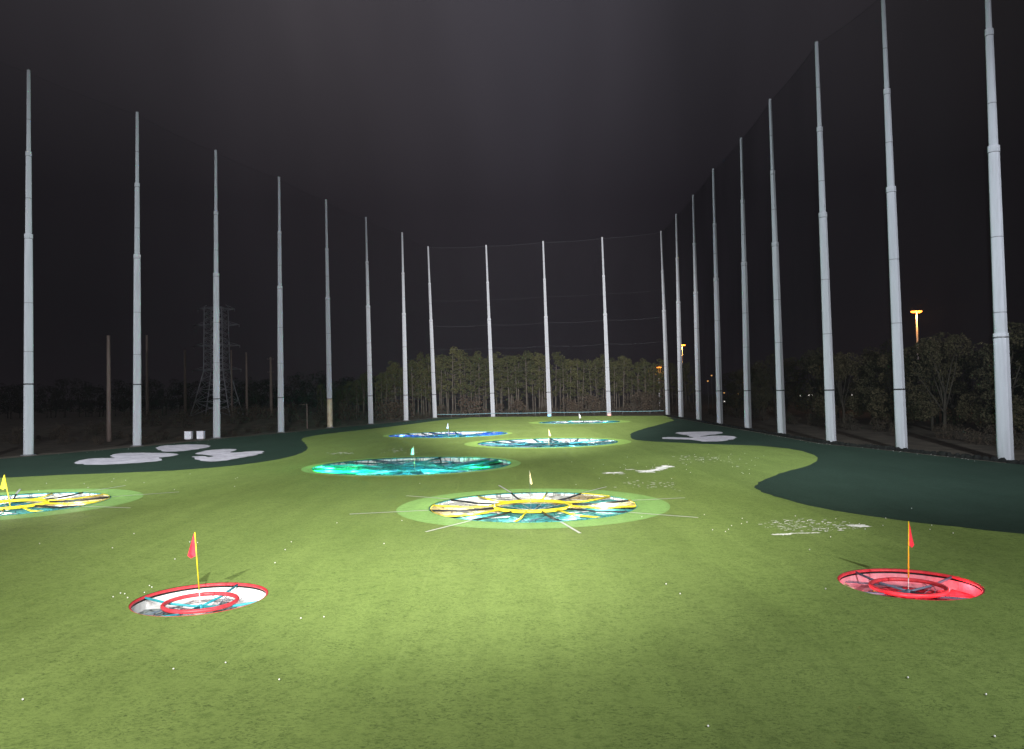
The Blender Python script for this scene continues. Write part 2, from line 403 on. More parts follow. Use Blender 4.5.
for lb, pts in BUNK:
    o = sheet('sand_bunker', ragged(smooth(pts, 3), .28, .8, 4), M['sand'], .014, 3, kind=None)
    if 'kind' in o: del o['kind']
    tag(o, lb, 'bunker', 'pale bunker shapes on the dark turf')

# flat white patches and speckles on the turf
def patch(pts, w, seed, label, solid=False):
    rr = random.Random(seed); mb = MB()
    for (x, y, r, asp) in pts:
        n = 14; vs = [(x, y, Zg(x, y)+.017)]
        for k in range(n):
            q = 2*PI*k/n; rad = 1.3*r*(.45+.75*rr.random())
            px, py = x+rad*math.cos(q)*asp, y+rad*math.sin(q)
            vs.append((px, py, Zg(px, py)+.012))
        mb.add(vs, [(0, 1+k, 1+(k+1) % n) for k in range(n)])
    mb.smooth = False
    o = mb.build('white_speckle', M['blotch']); tag(o, label, 'turf mark', None, 'stuff')
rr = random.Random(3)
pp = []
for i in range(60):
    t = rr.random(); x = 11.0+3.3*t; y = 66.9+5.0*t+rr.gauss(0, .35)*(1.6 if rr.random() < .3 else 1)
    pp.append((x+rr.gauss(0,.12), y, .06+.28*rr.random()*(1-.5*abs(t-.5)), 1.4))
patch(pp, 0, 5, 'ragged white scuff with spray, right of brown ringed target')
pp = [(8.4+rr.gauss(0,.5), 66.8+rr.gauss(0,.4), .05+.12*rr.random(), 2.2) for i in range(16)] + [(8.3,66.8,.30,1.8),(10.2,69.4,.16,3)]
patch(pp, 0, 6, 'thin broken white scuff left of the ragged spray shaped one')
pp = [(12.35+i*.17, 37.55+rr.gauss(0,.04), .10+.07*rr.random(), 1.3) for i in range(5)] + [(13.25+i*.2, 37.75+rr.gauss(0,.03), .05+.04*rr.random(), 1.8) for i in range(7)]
patch(pp, 0, 7, 'short bright white bar on turf above right red target')
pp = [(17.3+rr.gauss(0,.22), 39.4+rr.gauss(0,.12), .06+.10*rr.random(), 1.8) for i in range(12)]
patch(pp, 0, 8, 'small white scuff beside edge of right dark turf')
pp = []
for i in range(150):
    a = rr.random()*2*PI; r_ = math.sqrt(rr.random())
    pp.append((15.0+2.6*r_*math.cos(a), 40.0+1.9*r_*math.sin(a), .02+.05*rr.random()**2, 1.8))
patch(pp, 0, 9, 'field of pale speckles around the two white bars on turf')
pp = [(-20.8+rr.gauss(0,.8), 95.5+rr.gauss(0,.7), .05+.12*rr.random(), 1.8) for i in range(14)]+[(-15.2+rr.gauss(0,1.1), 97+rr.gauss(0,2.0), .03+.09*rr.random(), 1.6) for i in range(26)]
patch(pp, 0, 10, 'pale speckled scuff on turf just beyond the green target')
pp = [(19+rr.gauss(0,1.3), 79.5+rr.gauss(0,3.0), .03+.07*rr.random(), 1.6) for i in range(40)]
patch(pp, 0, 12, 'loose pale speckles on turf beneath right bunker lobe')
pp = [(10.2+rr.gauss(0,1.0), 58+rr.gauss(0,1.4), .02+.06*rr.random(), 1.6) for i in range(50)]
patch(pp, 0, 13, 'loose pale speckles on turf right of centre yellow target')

# ------------------------------------------------------------------ net poles
def frac_r(z):
    f = z/H
    if f < .57: return .60 - (.60-.47)*(f/.57)
    if f < .785: return .385 - (.385-.33)*((f-.57)/.215)
    return .255 - (.255-.215)*((f-.785)/.215)
ORD = ['first','second','third','fourth','fifth','sixth','seventh','eighth','ninth','tenth']
def net_pole(x, y, lean, label, bands, tan=False, collar=None, joint=.57):
    t = empty('net_pole', (x, y, Zg(x, y))); tag(t, label, 'pole', 'tall net poles round the range')
    L = lean/H
    def part(name, z0, z1, mt, extra=0.0, cap=.0, cz=0):
        n = 8; prof = []
        for i in range(n+1):
            z = z0+(z1-z0)*i/n; zz = min(max(z, z0+.01), z1-.01)
            prof.append((frac_r(zz)+extra, z))
        mb = MB(); mb.lathe(prof, 20, 0, L); o = mb.build(name, mt, t); return o
    s1, s2 = joint*H, .785*H
    if collar:
        part('base_section', 0, collar, M['pole'], .07)
        mb = MB(); mb.lathe([(frac_r(collar)+.095, collar-.45),(frac_r(collar)+.095, collar-.30)], 20, 0, L); mb.build('seam', M['seam'], t)
        part('lower_section', collar, s1, M['pole'])
    elif tan:
        part('base_section', 0, tan, M['tan'], .012)
        part('lower_section', tan, s1, M['pole'])
        mb = MB(); mb.lathe([(frac_r(tan)+.03, tan-.10),(frac_r(tan)+.03, tan+.12)], 20, 0, L); mb.build('seam', M['wood'], t)
    else:
        part('lower_section', 0, s1, M['pole'])
    part('middle_section', s1, s2, M['pole']); part('top_section', s2, H, M['pole'])
    for z in (s1, s2):
        r0 = frac_r(z-.3); mb = MB(); mb.lathe([(r0+.02, z-.55),(r0+.035, z-.5),(r0+.035, z+.03),(r0-.10, z+.06)], 20, 0, L); mb.build('joint_collar', M['pole'], t)
        mb = MB(); mb.lathe([(r0+.045, z-.62),(r0+.045, z-.56)], 20, 0, L); mb.build('seam', M['seam'], t)
    for z in bands:
        mb = MB(); mb.lathe([(frac_r(z)+.05, z-.08),(frac_r(z)+.05, z+.08)], 20, 0, L); mb.build('band', M['band'], t)
    for f in (.27, .40, .66, .88):
        z = f*H + rnd.uniform(-.6, .6)
        mb = MB(); mb.lathe([(frac_r(z)+.012, z-.035),(frac_r(z)+.012, z+.035)], 20, 0, L); mb.build('seam', M['seam'], t)
    mb = MB(); mb.lathe([(.23, H-.02),(.23, H+.08),(.08, H+.14)], 16, 0, L); mb.build('cap', M['seam'], t)
    mb = MB(); mb.lathe([(.95, -.12),(.95, .07),(.85, .10)], 24); mb.build('footing', M['seam'], t)
    return t
for i, (x, y, l) in enumerate(POLES_L):
    if i == 7: lb = 'pale tapering pole at far left corner of the netting'
    elif i == 4: lb = 'tall pale pole in left row with a tan painted foot'
    elif i == 0: lb = 'leftmost and nearest pale pole of the left row'
    else: lb = f'{ORD[i]} pale stepped pole from the left, in the left row'
    net_pole(x, y, l, lb, [9.2] if i < 2 else ([] if i == 4 else [6.8]), tan=6.3 if i == 4 else False)
fl = ['{} of the three middle poles of the far net, lit blue at foot'.format('central'), '', '']
for i, (x, y, l) in enumerate(POLES_F):
    lb = ['left of the three slim pale poles in the middle of far net', 'central far pole with a blue light at its foot',
          'far pole with a faint pink light at its foot', 'slim pale pole at far right corner of the netting'][i]
    net_pole(x, y, l, lb, [6.9])
for i, (x, y, l) in enumerate(POLES_R):
    k = len(POLES_R)-1-i
    lb = 'rightmost, nearest and thickest pole, with a collar low down' if k == 0 else f'{ORD[k]} pale pole from the right edge, in the right row'
    net_pole(x, y, l, lb, [6.6] if k else [], collar=11.6 if k == 0 else None)
net_pole(-69, 85, 0, 'pole of the left row just outside the picture', [9.2])
net_pole(47.0, 54, 0, 'pole of the right row just outside the picture', [6.6])

def net(name, pts, label, ncab, cabz, mtc, skirt=None):
    t = empty(name, (pts[0][0], pts[0][1], Zg(pts[0][0], pts[0][1]))); tag(t, label, 'net', 'black netting strung between the poles')
    o = t.location
    for i in range(len(pts)-1):
        (ax, ay, al), (bx, by, bl) = pts[i], pts[i+1]
        za, zb = Zg(ax, ay), Zg(bx, by); nx, nz = 10, 12; vs = []; fs = []
        ux, uy = by-ay, -(bx-ax); ll = math.hypot(ux, uy); ux /= ll; uy /= ll
        for j in range(nz+1):
            for k in range(nx+1):
                s = k/nx; v = j/nz; sag = .5*math.sin(PI*s)*(.3+.7*v)
                h = .05+(H-.25-.05)*v - (.25*math.sin(PI*s)*v**6)
                lean = (al*(1-s)+bl*s)*h/H
                bel = .35*math.sin(PI*s)*math.sin(PI*v*3)
                vs.append((ax+(bx-ax)*s+lean+ux*bel-o.x, ay+(by-ay)*s+uy*bel-o.y, za*(1-s)+zb*s+h-o.z))
        for j in range(nz):
            for k in range(nx):
                a = j*(nx+1)+k; fs.append((a, a+1, a+nx+2, a+nx+1))
        mb = MB(); mb.add(vs, fs); mb.build('netting', M['net_thin' if 'left' in label else 'net'], t)
        for hz, rad, sagm in cabz:
            p = []
            for k in range(11):
                s = k/10; h = hz - sagm*4*s*(1-s)
                lean = (al*(1-s)+bl*s)*h/H
                p.append((ax+(bx-ax)*s+lean-o.x-ux*.1, ay+(by-ay)*s-o.y-uy*.1, za*(1-s)+zb*s+h-o.z))
            mb = MB(); mb.tube(p, rad, 5); mb.build('support_cable', mtc, t)
        if skirt:
            mb = MB(); n = 60; vs = []; fs = []
            for k in range(n+1):
                q = k/n; qx, qy, qz = ax+(bx-ax)*q+skirt-o.x+rnd.uniform(-.08,.08), ay+(by-ay)*q-o.y, za*(1-q)+zb*q-o.z
                hh = .16+.26*rnd.random(); vs += [(qx-.30,qy,qz-.05),(qx-.16,qy,qz+hh),(qx+.16,qy,qz+hh),(qx+.30,qy,qz-.05)]
                if k < n: fs += [(4*k+j, 4*k+j+1, 4*k+j+5, 4*k+j+4) for j in range(3)]
            fs += [(0,3,2,1),(4*n,4*n+1,4*n+2,4*n+3)]
            mb.add(vs, fs); mb.smooth = False
            mb.build('skirt', M['skirt'], t)
    return t
C0 = [(49.6, .02, .25), (33.5, .016, .6), (25, .014, .5), (16.5, .014, .5)]
net('barrier_net', [(-69,85,0)]+POLES_L, 'black netting strung along the left row of poles', 4, [(50.2,.010,.25)], M['band'])
net('barrier_net', [POLES_L[-1]]+POLES_F, 'black netting across the far end in front of the pines', 4,
    [(50.2,.010,.25),(34.5,.005,.3),(27,.008,.35),(20.3,.008,.4),(13.6,.005,.35)], M['cable'])
net('barrier_net', [POLES_F[-1]]+POLES_R+[(47.0,54,0)], 'black netting strung along the right row of poles', 4, [(50.2,.010,.25)], M['band'], skirt=-.9)
# low rope rail along the far net
t = empty('rope_rail', (-22.5, 228.6, Zg(-22.5, 228.6))); tag(t, 'low pale blue rope rail along foot of the far net', 'rail')
rp = [(-22,228.0),(-5.8,228.0),(10.5,223.8),(27,219.4),(41,212.6)]
for i in range(4):
    (ax, ay), (bx, by) = rp[i], rp[i+1]
    mb = MB(); mb.tube([(ax+(bx-ax)*s/8+22.5, ay+(by-ay)*s/8-228.6, 1.0-.12*math.sin(PI*s/8)) for s in range(9)], .055, 6); mb.build('rope', M['cable_blue'], t)
    for q in (.25, .75):
        mb = MB(); mb.tube([(ax+(bx-ax)*q+22.5, ay+(by-ay)*q-228.6, -.1), (ax+(bx-ax)*q+22.5, ay+(by-ay)*q-228.6, 1.02)], .04, 6); mb.build('post', M['seam'], t)
for (x, y, mt, lb) in ((10.4, 223.55, 'lampblue', 'small blue-white lamp glowing at foot of central far pole'), (27.0, 219.3, 'lamppink', 'small pinkish lamp glowing at foot of a far pole')):
    t = empty('foot_lamp', (x, y, Zg(x, y))); tag(t, lb, 'lamp')
    mb = MB(); mb.box((0, 0, .3), (.9, .25, .5)); mb.build('lens', M[mt], t)
    mb = MB(); mb.box((0, .16, .32), (1.05, .1, .62)); mb.box((0, 0, .025), (.5, .4, .05)); mb.build('housing', M['seam'], t)

# two white cabinets
for i, (x, lb) in enumerate(((-56.5, 'left one of two small white cabinets standing behind the bunkers'), (-54.4, 'right one of two small white cabinets standing behind the bunkers'))):
    y = 134.0; t = empty('equipment_cabinet', (x+1.0, y, Zg(x+1, y)-.05)); tag(t, lb, 'cabinet', 'white cabinets at the left edge')
    mb = MB(); mb.smooth = False; mb.box((0,0,.72), (1.15,.8,1.24)); o = mb.build('body', M['box'], t); o.data.polygons.foreach_set('use_smooth', [False]*6)
    mb = MB(); mb.smooth = False; mb.box((0,0,1.37), (1.26,.9,.07)); mb.build('lid', M['box'], t)
    mb = MB(); mb.smooth = False; mb.box((0,0,.05), (1.05,.7,.1)); mb.build('plinth', M['boxdark'], t)
    d_ = MB(); d_.smooth = False; d_.box((0,-.412,.72), (.98,.02,1.05)); d = d_.build('door', M['box'], t)
    mb = MB(); mb.smooth = False; mb.box((.4,-.43,.75), (.03,.03,.16)); mb.build('handle', M['boxdark'], d)

# ------------------------------------------------------------------ targets
def fan_panel(a0, a1, r0, r1, z0, z1, sag, seed, na=8, nr=6, jit=.04):
    rr = random.Random(seed); mb = MB(); vs = []
    for i in range(nr+1):
        v = i/nr; r = r0+(r1-r0)*v
        for k in range(na+1):
            s = k/na; a = a0+(a1-a0)*s
            z = z0+(z1-z0)*v - sag*math.sin(PI*s)*math.sin(PI*v) + (rr.uniform(-jit, jit) if 0 < i < nr and 0 < k < na else 0)
            vs.append((r*math.cos(a), r*math.sin(a), z))
    mb.add(vs, [(i*(na+1)+k, i*(na+1)+k+1, (i+1)*(na+1)+k+1, (i+1)*(na+1)+k) for i in range(nr) for k in range(na)])
    return mb
def annulus(r0, r1, z, n=CIRC, cx=0, cy=0):
    mb = MB(); vs = []
    z0 = Zg(cx, cy)
    for k in range(n):
        q = 2*PI*k/n
        for r in (r0, r1):
            x, y = r*math.cos(q), r*math.sin(q); vs.append((x, y, Zg(cx+x, cy+y)-z0+z))
    mb.add(vs, [(2*k, 2*k+1, 2*((k+1) % n)+1, 2*((k+1) % n)) for k in range(n)])
    return mb
def circ_tube(r, z, rad, n=48, m=8, tilt=0):
    mb = MB(); mb.tube([(r*math.cos(2*PI*k/n), r*math.sin(2*PI*k/n), z+tilt*math.sin(2*PI*k/n)) for k in range(n)], rad, m, closed=True); return mb
def wall(r, z0, z1, n=CIRC):
    mb = MB(); vs = []
    for k in range(n):
        q = 2*PI*k/n; vs += [(r*math.cos(q), r*math.sin(q), z0), (r*math.cos(q), r*math.sin(q), z1)]
    mb.add(vs, [(2*k, 2*((k+1) % n), 2*((k+1) % n)+1, 2*k+1) for k in range(n)]); return mb
def disc(r, z, n=40):
    mb = MB(); mb.add([(0,0,z)]+[(r*math.cos(2*PI*k/n), r*math.sin(2*PI*k/n), z) for k in range(n)], [(0, 1+k, 1+(k+1) % n) for k in range(n)]); return mb
def tgt(x, y, label, kindname='target'):
    t = empty('golf_target', (x, y, Zg(x, y))); return tag(t, label, 'golf target', 'sunken golf targets in the turf')
def D(a): return R(a)
# -- the two red ones
def red_target(x, y, Rr, label, tube, seccols, inner, spokes, spmat, hoopmat, rimmat, wallcol, seed):
    t = tgt(x, y, label)
    circ_tube(Rr-.04, -.062, .042, 64).build('rim', rimmat, t); wall(Rr-.008, -.10, -.004).build('rim_band', rimmat, t)
    wall(Rr-.02, -.20, -.10).build('upper_wall', M['c_black'], t)
    wall(Rr-.03, -.62, -.17).build('liner', wallcol, t)
    n = len(seccols)
    for i, (a0, a1, c) in enumerate(seccols):
        fan_panel(D(a0), D(a1), 1.2, Rr-.03, -.42, -.50, .10, seed+i, 10, 6, .03).build('net_panel', M[c], t)
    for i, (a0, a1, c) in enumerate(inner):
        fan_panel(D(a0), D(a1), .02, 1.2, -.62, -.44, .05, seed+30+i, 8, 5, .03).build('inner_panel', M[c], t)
    circ_tube(1.22, -.15, .075, 48, 10).build('hoop', hoopmat, t)
    for a in spokes:
        mb = MB(); ca, sa = math.cos(D(a)), math.sin(D(a))
        mb.tube([(.05*ca, .05*sa, -.30), (1.22*ca, 1.22*sa, -.24), ((Rr-.03)*ca, (Rr-.03)*sa, -.06)], .045, 8); mb.build('spoke', spmat, t)
    mb = MB(); mb.lathe([(.10, -.42),(.10,-.26),(.05,-.22)], 14); mb.build('hub', spmat, t)
    # lacing cords between spokes
    rr = random.Random(seed)
    for k in range(9):
        a = rr.uniform(0, 360); b = a+rr.uniform(25, 70); mb = MB()
        p = [(rr.uniform(.5,1.1)*math.cos(D(a)), rr.uniform(.5,1.1)*math.sin(D(a)), -.36), (1.2*math.cos(D((a+b)/2)), 1.2*math.sin(D((a+b)/2)), -.33), ((Rr-.1)*math.cos(D(b)), (Rr-.1)*math.sin(D(b)), -.30)]
        mb.tube(p, .012, 5); mb.build('cord', M['bluegrey'], t)
    return t
t = red_target(-11.07, 27.6, 2.27, 'round red rimmed target with white liner and teal cross bars, left foreground', None,
    [(-20,60,'c_bright'),(60,120,'c_bright'),(120,165,'c_bright'),(165,250,'c_grey'),(250,340,'c_bright')],
    [(-20,75,'c_grey'),(75,160,'c_bright'),(160,250,'c_grey'),(250,340,'c_bright')], [168,-12,76,258], M['teal'], M['redtube'], M['redtube'], M['c_bright'], 11)
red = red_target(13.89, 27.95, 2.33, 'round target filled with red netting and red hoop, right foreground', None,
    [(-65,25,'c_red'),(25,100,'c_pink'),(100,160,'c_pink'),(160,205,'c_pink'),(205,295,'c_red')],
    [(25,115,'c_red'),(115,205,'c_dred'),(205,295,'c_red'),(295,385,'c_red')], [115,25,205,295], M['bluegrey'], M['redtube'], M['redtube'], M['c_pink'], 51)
def pit_lamp(par, x, y, z, c, e):
    l = bpy.data.lights.new('pit_lamp', 'POINT'); l.energy = e; l.color = c; l.shadow_soft_size = .12
    o = bpy.data.objects.new('pit_lamp', l); col.objects.link(o); o.parent = par; o.location = (x, y, z)
pit_lamp(red, 1.1, -1.75, -.12, (1,.22,.26), 60); pit_lamp(red, -1.1, -1.7, -.12, (1,.26,.30), 60); pit_lamp(red, 1.95, .2, -.12, (1,.22,.26), 26); pit_lamp(red, -1.95, .2, -.12, (1,.4,.45), 18)
mb = MB(); mb.add([(-1.25,.1,-.30),(-.62,-.05,-.30),(-.9,.62,-.26)], [(0,1,2)]); mb.build('cream_patch', M['c_cream'], red)
mb = MB(); mb.add([(-1.75,-1.2,-.36),(-1.25,-1.35,-.36),(-1.6,-.75,-.30)], [(0,1,2)]); mb.build('cream_patch', M['c_cream'], red)
mb = MB(); mb.add([(-1.95,.75,-.36),(-1.6,.55,-.36),(-1.72,1.35,-.26)], [(0,1,2)]); mb.build('cream_patch', M['c_peach'], red)

# -- the two yellow ones
def yellow_target(x, y, Rr, Ra, rot, label, seed, cols, hooptilt=0):
    t = tgt(x, y, label)
    annulus(Rr, Ra, .008, CIRC, x, y).build('apron', M['apron'], t)
    circ_tube(Rr-.03, -.02, .03, 72).build('rim', M['c_aqua'], t)
    wall(Rr-.02, -1.0, .0).build('liner', M['c_white'], t)
    rr = random.Random(seed)
    for k in range(16):
        a0 = rot+k*22.5; a1 = a0+22.5
        c = cols[k]
        fan_panel(D(a0), D(a1), 2.25, Rr-.03, -.20, -.20 if c not in ('c_cream','c_peach') else -.10, .10, seed+k, 8, 8, .04).build('net_panel', M[c], t)
        if c in ('c_teal','c_dteal','c_aqua'):
            pass
    for k in range(8):
        a0 = rot+k*45
        fan_panel(D(a0), D(a0+45), .05, 2.25, -.45, -.22, .06, seed+40+k, 8, 5, .05).build('inner_panel', M[['c_teal','c_cyan','c_aqua','c_teal'][k % 4]], t)
    circ_tube(2.35, -.03, .105, 56, 10, hooptilt).build('hoop', M['yellow'], t)
    for k in range(8):
        a = D(rot+k*45); ca, sa = math.cos(a), math.sin(a)
        mb = MB(); mb.tube([(2.4*ca, 2.4*sa, -.06), (4.3*ca, 4.3*sa, -.10), ((Rr-.02)*ca, (Rr-.02)*sa, .0)], .06, 8); mb.build('spoke', M['black'], t)
        mb = MB(); w = .075
        pts = [(Rr+.05, 0), (8.4, .05), (Ra+2.3+rr.uniform(-.6,.6), .1)]
        vs = []
        for r_, off in pts:
            for sgn in (-1, 1):
                px, py = r_*ca - sgn*w*sa, r_*sa + sgn*w*ca
                vs.append((px, py, Zg(x+px, y+py)-Zg(x, y)+.016))
        mb.add(vs, [(0,1,3,2),(2,3,5,4)]); mb.build('marking_line', M['line'], t)
        a = D(rot+22.5+k*45); ca, sa = math.cos(a), math.sin(a)
        mb = MB(); mb.tube([(2.4*ca, 2.4*sa, -.02), (4.2*ca, 4.2*sa, -.14), ((Rr-.05)*ca, (Rr-.05)*sa, -.03)], .055, 8); mb.build('spoke', M['yellow'], t)
        # perimeter piping in yellow around the end panels
    for k in range(16):
        if cols[k] in ('c_cream','c_peach'):
            a0, a1 = D(rot+k*22.5), D(rot+k*22.5+22.5)
            mb = MB(); mb.tube([((Rr-.12)*math.cos(a0+(a1-a0)*i/6), (Rr-.12)*math.sin(a0+(a1-a0)*i/6), .02) for i in range(7)], .028, 6); mb.build('piping', M['yellow'], t)
            mb = MB(); mb.tube([(3.6*math.cos(a0+(a1-a0)*i/6), 3.6*math.sin(a0+(a1-a0)*i/6), -.12) for i in range(7)], .03, 6); mb.build('cord', M['bluegrey'], t)
    for k in range(22):
        a = rr.uniform(0, 2*PI); b = a+rr.uniform(.2, .7); r1, r2 = rr.uniform(2.5, 5.8), rr.uniform(2.5, 6.0); mb = MB()
        mb.tube([(r1*math.cos(a), r1*math.sin(a), -.16), (r2*math.cos(b), r2*math.sin(b), -.12)], .02, 5); mb.build('cord', M[rr.choice(['bluegrey','teal','c_white'])], t)
    mb = MB(); mb.lathe([(.11, -.5),(.11,-.3),(.05,-.22)], 14); mb.build('hub', M['c_white'], t)
    for k in range(8):
        a = D(rot+k*45+11); mb = MB(); mb.tube([(.1*math.cos(a), .1*math.sin(a), -.3), (2.3*math.cos(a), 2.3*math.sin(a), -.05)], .014, 5); mb.build('stay', M['c_white'], t)
    return t
cols = ['c_cream','c_peach','c_white','c_white','c_white','c_white','c_white','c_peach','c_cream','c_peach','c_teal','c_teal','c_dteal','c_teal','c_aqua','c_cream']
# panel k spans rot+22.5k ; 0 is to the right, 4 away, 8 left, 12 towards the tee
yellow_target(1.1, 48.6, 6.4, 8.35, 12, 'large yellow hooped target with cream and teal panels, centre of range', 200,
    ['c_aqua','c_peach','c_white','c_bright','c_white','c_bright','c_white','c_cream','c_peach','c_aqua','c_teal','c_aqua','c_teal','c_aqua','c_aqua','c_cream'])
yellow_target(-34.6, 53.6, 6.3, 8.4, 28, 'yellow hooped target cut off by the left edge of photo', 300,
    ['c_peach','c_white','c_bright','c_aqua','c_white','c_white','c_white','c_peach','c_cream','c_teal','c_aqua','c_teal','c_teal','c_aqua','c_peach','c_cream'])

# -- the four far ones
def far_target(x, y, Rr, Ra, label, seed, cols, tubes, liner, apron, offs=0, inner='c_aqua'):
    t = tgt(x, y, label)
    annulus(Rr, Ra, .008, CIRC, x, y).build('apron', M[apron], t)
    circ_tube(Rr-.05, -.03, .045, 72, 6).build('rim', M['c_aqua'], t)
    wall(Rr-.02, -2.2, .0).build('liner', M[liner], t)
    rr = random.Random(seed); n = len(cols)
    for k in range(n):
        a0 = 360/n*k+offs
        fan_panel(D(a0), D(a0+360/n), 3.0, Rr-.04, -.45+rr.uniform(-.1,.1), -.62 if cols[k] != 'c_green' else -.22, .22, seed+k, 8, 8, .10).build('net_panel', M[cols[k]], t)
    for k in range(6):
        fan_panel(D(60*k), D(60*k+60), .05, 3.0, -.9, -.45, .15, seed+60+k, 6, 4, .06).build('inner_panel', M[inner if k % 2 else 'c_teal'], t)
    circ_tube(3.0, -.30, .14, 48, 8).build('hoop', tubes[0], t)
    for k in range(n):
        a = D(360/n*k+offs); ca, sa = math.cos(a), math.sin(a); b = a+D(rr.uniform(-14,14))
        mb = MB(); mb.tube([(3.0*ca, 3.0*sa, -.32), (6*ca, 6*sa, -.28+rr.uniform(-.1,.18)), ((Rr-.02)*math.cos(b), (Rr-.02)*math.sin(b), -.04)], .085, 7); mb.build('spoke', tubes[k % len(tubes)], t)
    for k in range(26):
        a = rr.uniform(0, 2*PI); b = a+rr.uniform(.15,.6); r1, r2 = rr.uniform(3, Rr-.5), rr.uniform(3, Rr-.3); mb = MB()
        mb.tube([(r1*math.cos(a), r1*math.sin(a), -.36), ((r1+r2)/2*math.cos((a+b)/2), (r1+r2)/2*math.sin((a+b)/2), -.22), (r2*math.cos(b), r2*math.sin(b), -.34)], .05, 5)
        mb.build('cord', tubes[k % len(tubes)], t)
    return t
T3 = [M['c_dteal'], M['teal'], M['bluegrey']]
gt = far_target(-10.0, 77.7, 9.75, 10.7, 'wide green and cyan target with dark criss-cross bars, centre left', 400,
    ['c_aqua','c_green','c_aqua','c_aqua','c_cyan','c_aqua','c_aqua','c_green','c_green','c_green','c_aqua','c_cyan','c_teal','c_cyan','c_aqua','c_green'], T3, 'c_white', 'apron', 0, 'c_cyan')
bt = far_target(-11.2, 134.9, 10.2, 11.1, 'blue netted target, farthest on the left side', 500,
    ['c_blue','c_blue','c_blue','c_blue','c_white','c_aqua','c_blue','c_teal','c_teal','c_dteal','c_blue','c_dteal','c_blue','c_blue'], [M['c_teal'], M['c_blue'], M['c_dteal']], 'c_white', 'apron_dim', 0, 'c_cyan')
nt_ = far_target(4.7, 108.5, 9.7, 11.5, 'teal and white target with brownish right side, middle distance', 600,
    ['c_aqua','c_peach','c_teal','c_white','c_teal','c_grey','c_aqua','c_teal','c_dteal','c_grey','c_teal','c_dteal','c_grey','c_teal','c_peach','c_grey'], T3, 'c_white', 'apron_dim', 5, 'c_grey')
wt = far_target(15.1, 178.8, 9.3, 11.6, 'farthest white and teal target just before the far poles', 700,
    ['c_teal','c_white','c_dteal','c_teal','c_white','c_teal','c_dteal','c_teal','c_dteal','c_dteal','c_teal','c_white','c_dteal','c_teal'], T3, 'c_white', 'apron_dim', 0, 'c_white')

for (a_, r_, c_, e_) in ((185, 8.2, (.05,1,.35), 2600), (330, 7.2, (.08,1,.35), 2200), (265, 6.0, (.2,1,.8), 2500), (300, 4.6, (.25,.95,1), 1700), (230, 7.0, (.08,1,.4), 2300)):
    pit_lamp(gt, r_*math.cos(D(a_)), r_*math.sin(D(a_)), .0, c_, e_)
for (a_, r_, c_, e_) in ((10, 8.2, (.12,.3,1), 1500), (300, 6.5, (.15,.45,1), 1200), (185, 8.0, (.2,.6,1), 1200)):
    pit_lamp(bt, r_*math.cos(D(a_)), r_*math.sin(D(a_)), .0, c_, e_)
for (x_, y_) in ((1.1, 48.6), (-34.6, 53.6)):
    yt = next(o for o in col.objects if o.name.startswith('golf_target') and abs(o.location.x-x_) < .01)
    for a_, r_, e_ in ((8, 4.6, 330), (185, 4.6, 330), (80, 4.4, 180), (255, 4.2, 230), (300, 4.2, 230), (130, 4.4, 180), (345, 4.4, 220), (215, 4.4, 220)):
        pit_lamp(yt, r_*math.cos(D(a_)), r_*math.sin(D(a_)), .22, (1,.95,.72), e_)
for t_, c_ in ((nt_, (.7,1,.95)), (wt, (.8,1,1))):
    for a_ in (20, 110, 200, 290): pit_lamp(t_, 6.5*math.cos(D(a_)), 6.5*math.sin(D(a_)), .1, c_, 420)
# -- flags
def flag(x, y, z0, h, fm, pm, label, lean=(0,0), fh=.78, fw=.42, side=-1, limp=.0, r=.022, foot=0.0):
    t = empty('target_flag', (x, y, Zg(x, y)+z0)); tag(t, label, 'flag', 'flags standing in the targets')
    top = Vector((lean[0], lean[1], h))
    cut = foot/h
    mb = MB(); mb.tube([top*cut, top*(.5+cut/2), top], [r*1.2, r, r*.9], 8); mb.build('flagstick', pm, t)
    if foot: mb = MB(); mb.tube([(0,0,0), top*cut], r*.8, 8); mb.build('pale_foot', M['c_white'], t)
    mb = MB(); vs = []; fs = []; nr, nc = 10, 5
    for s in (0, 1):
        for i in range(nr+1):
            v = i/nr; base = top*(1-(fh*v)/h)
            w = fw*(v**.8)*(1-.0*v) if v < .9 else fw*(.92-(v-.9)*3.2)
            for k in range(nc+1):
                u = k/nc
                fold = .07*math.sin(u*7+v*2)*u*(.3+v)
                vs.append((base.x+side*(w*u-.05*v*0), base.y+fold+(s-.5)*.012, base.z-.10*u*v))
    for s in (0, 1):
        o = s*(nr+1)*(nc+1)
        for i in range(nr):
            for k in range(nc):
                a = o+i*(nc+1)+k; f = (a, a+1, a+nc+2, a+nc+1); fs.append(f if s else f[::-1])
    mb.add(vs, fs); mb.build('pennant', fm, t)
    return t
YP = M['yellow']
flag(-11.07, 27.6, -.45, 2.75, M['redflag'], YP, 'pinkish red pennant on leaning yellow stick in left foreground target', (-.18,0), .82, .36, -1, foot=.72)
flag(13.9, 28.0, -.45, 2.62, M['redflag'], YP, 'red pennant on yellow stick in right foreground target', (.10,0), .85, .24, 1, foot=.62)
flag(1.0, 48.6, -.7, 2.85, M['creamflag'], M['c_grey'], 'cream pennant on thin pole in centre yellow target', (-.05,0), .78, .17, 1, r=.012)
flag(-33.75, 52.6, -.2, 2.3, M['yellow2'], YP, 'yellow pennant at far left edge of photo', (-.42,0), .9, .5, -1, r=.03)
flag(-9.8, 77.7, -.9, 2.75, M['greenflag'], M['c_cream'], 'small pale green pennant in the green and cyan target', (-.1,0), .8, .42, -1, r=.022)
flag(-11.1, 134.9, -.9, 2.85, M['bluflag'], M['c_white'], 'tiny pale blue pennant in the blue target', (-.1,0), .9, .35, -1, r=.03)
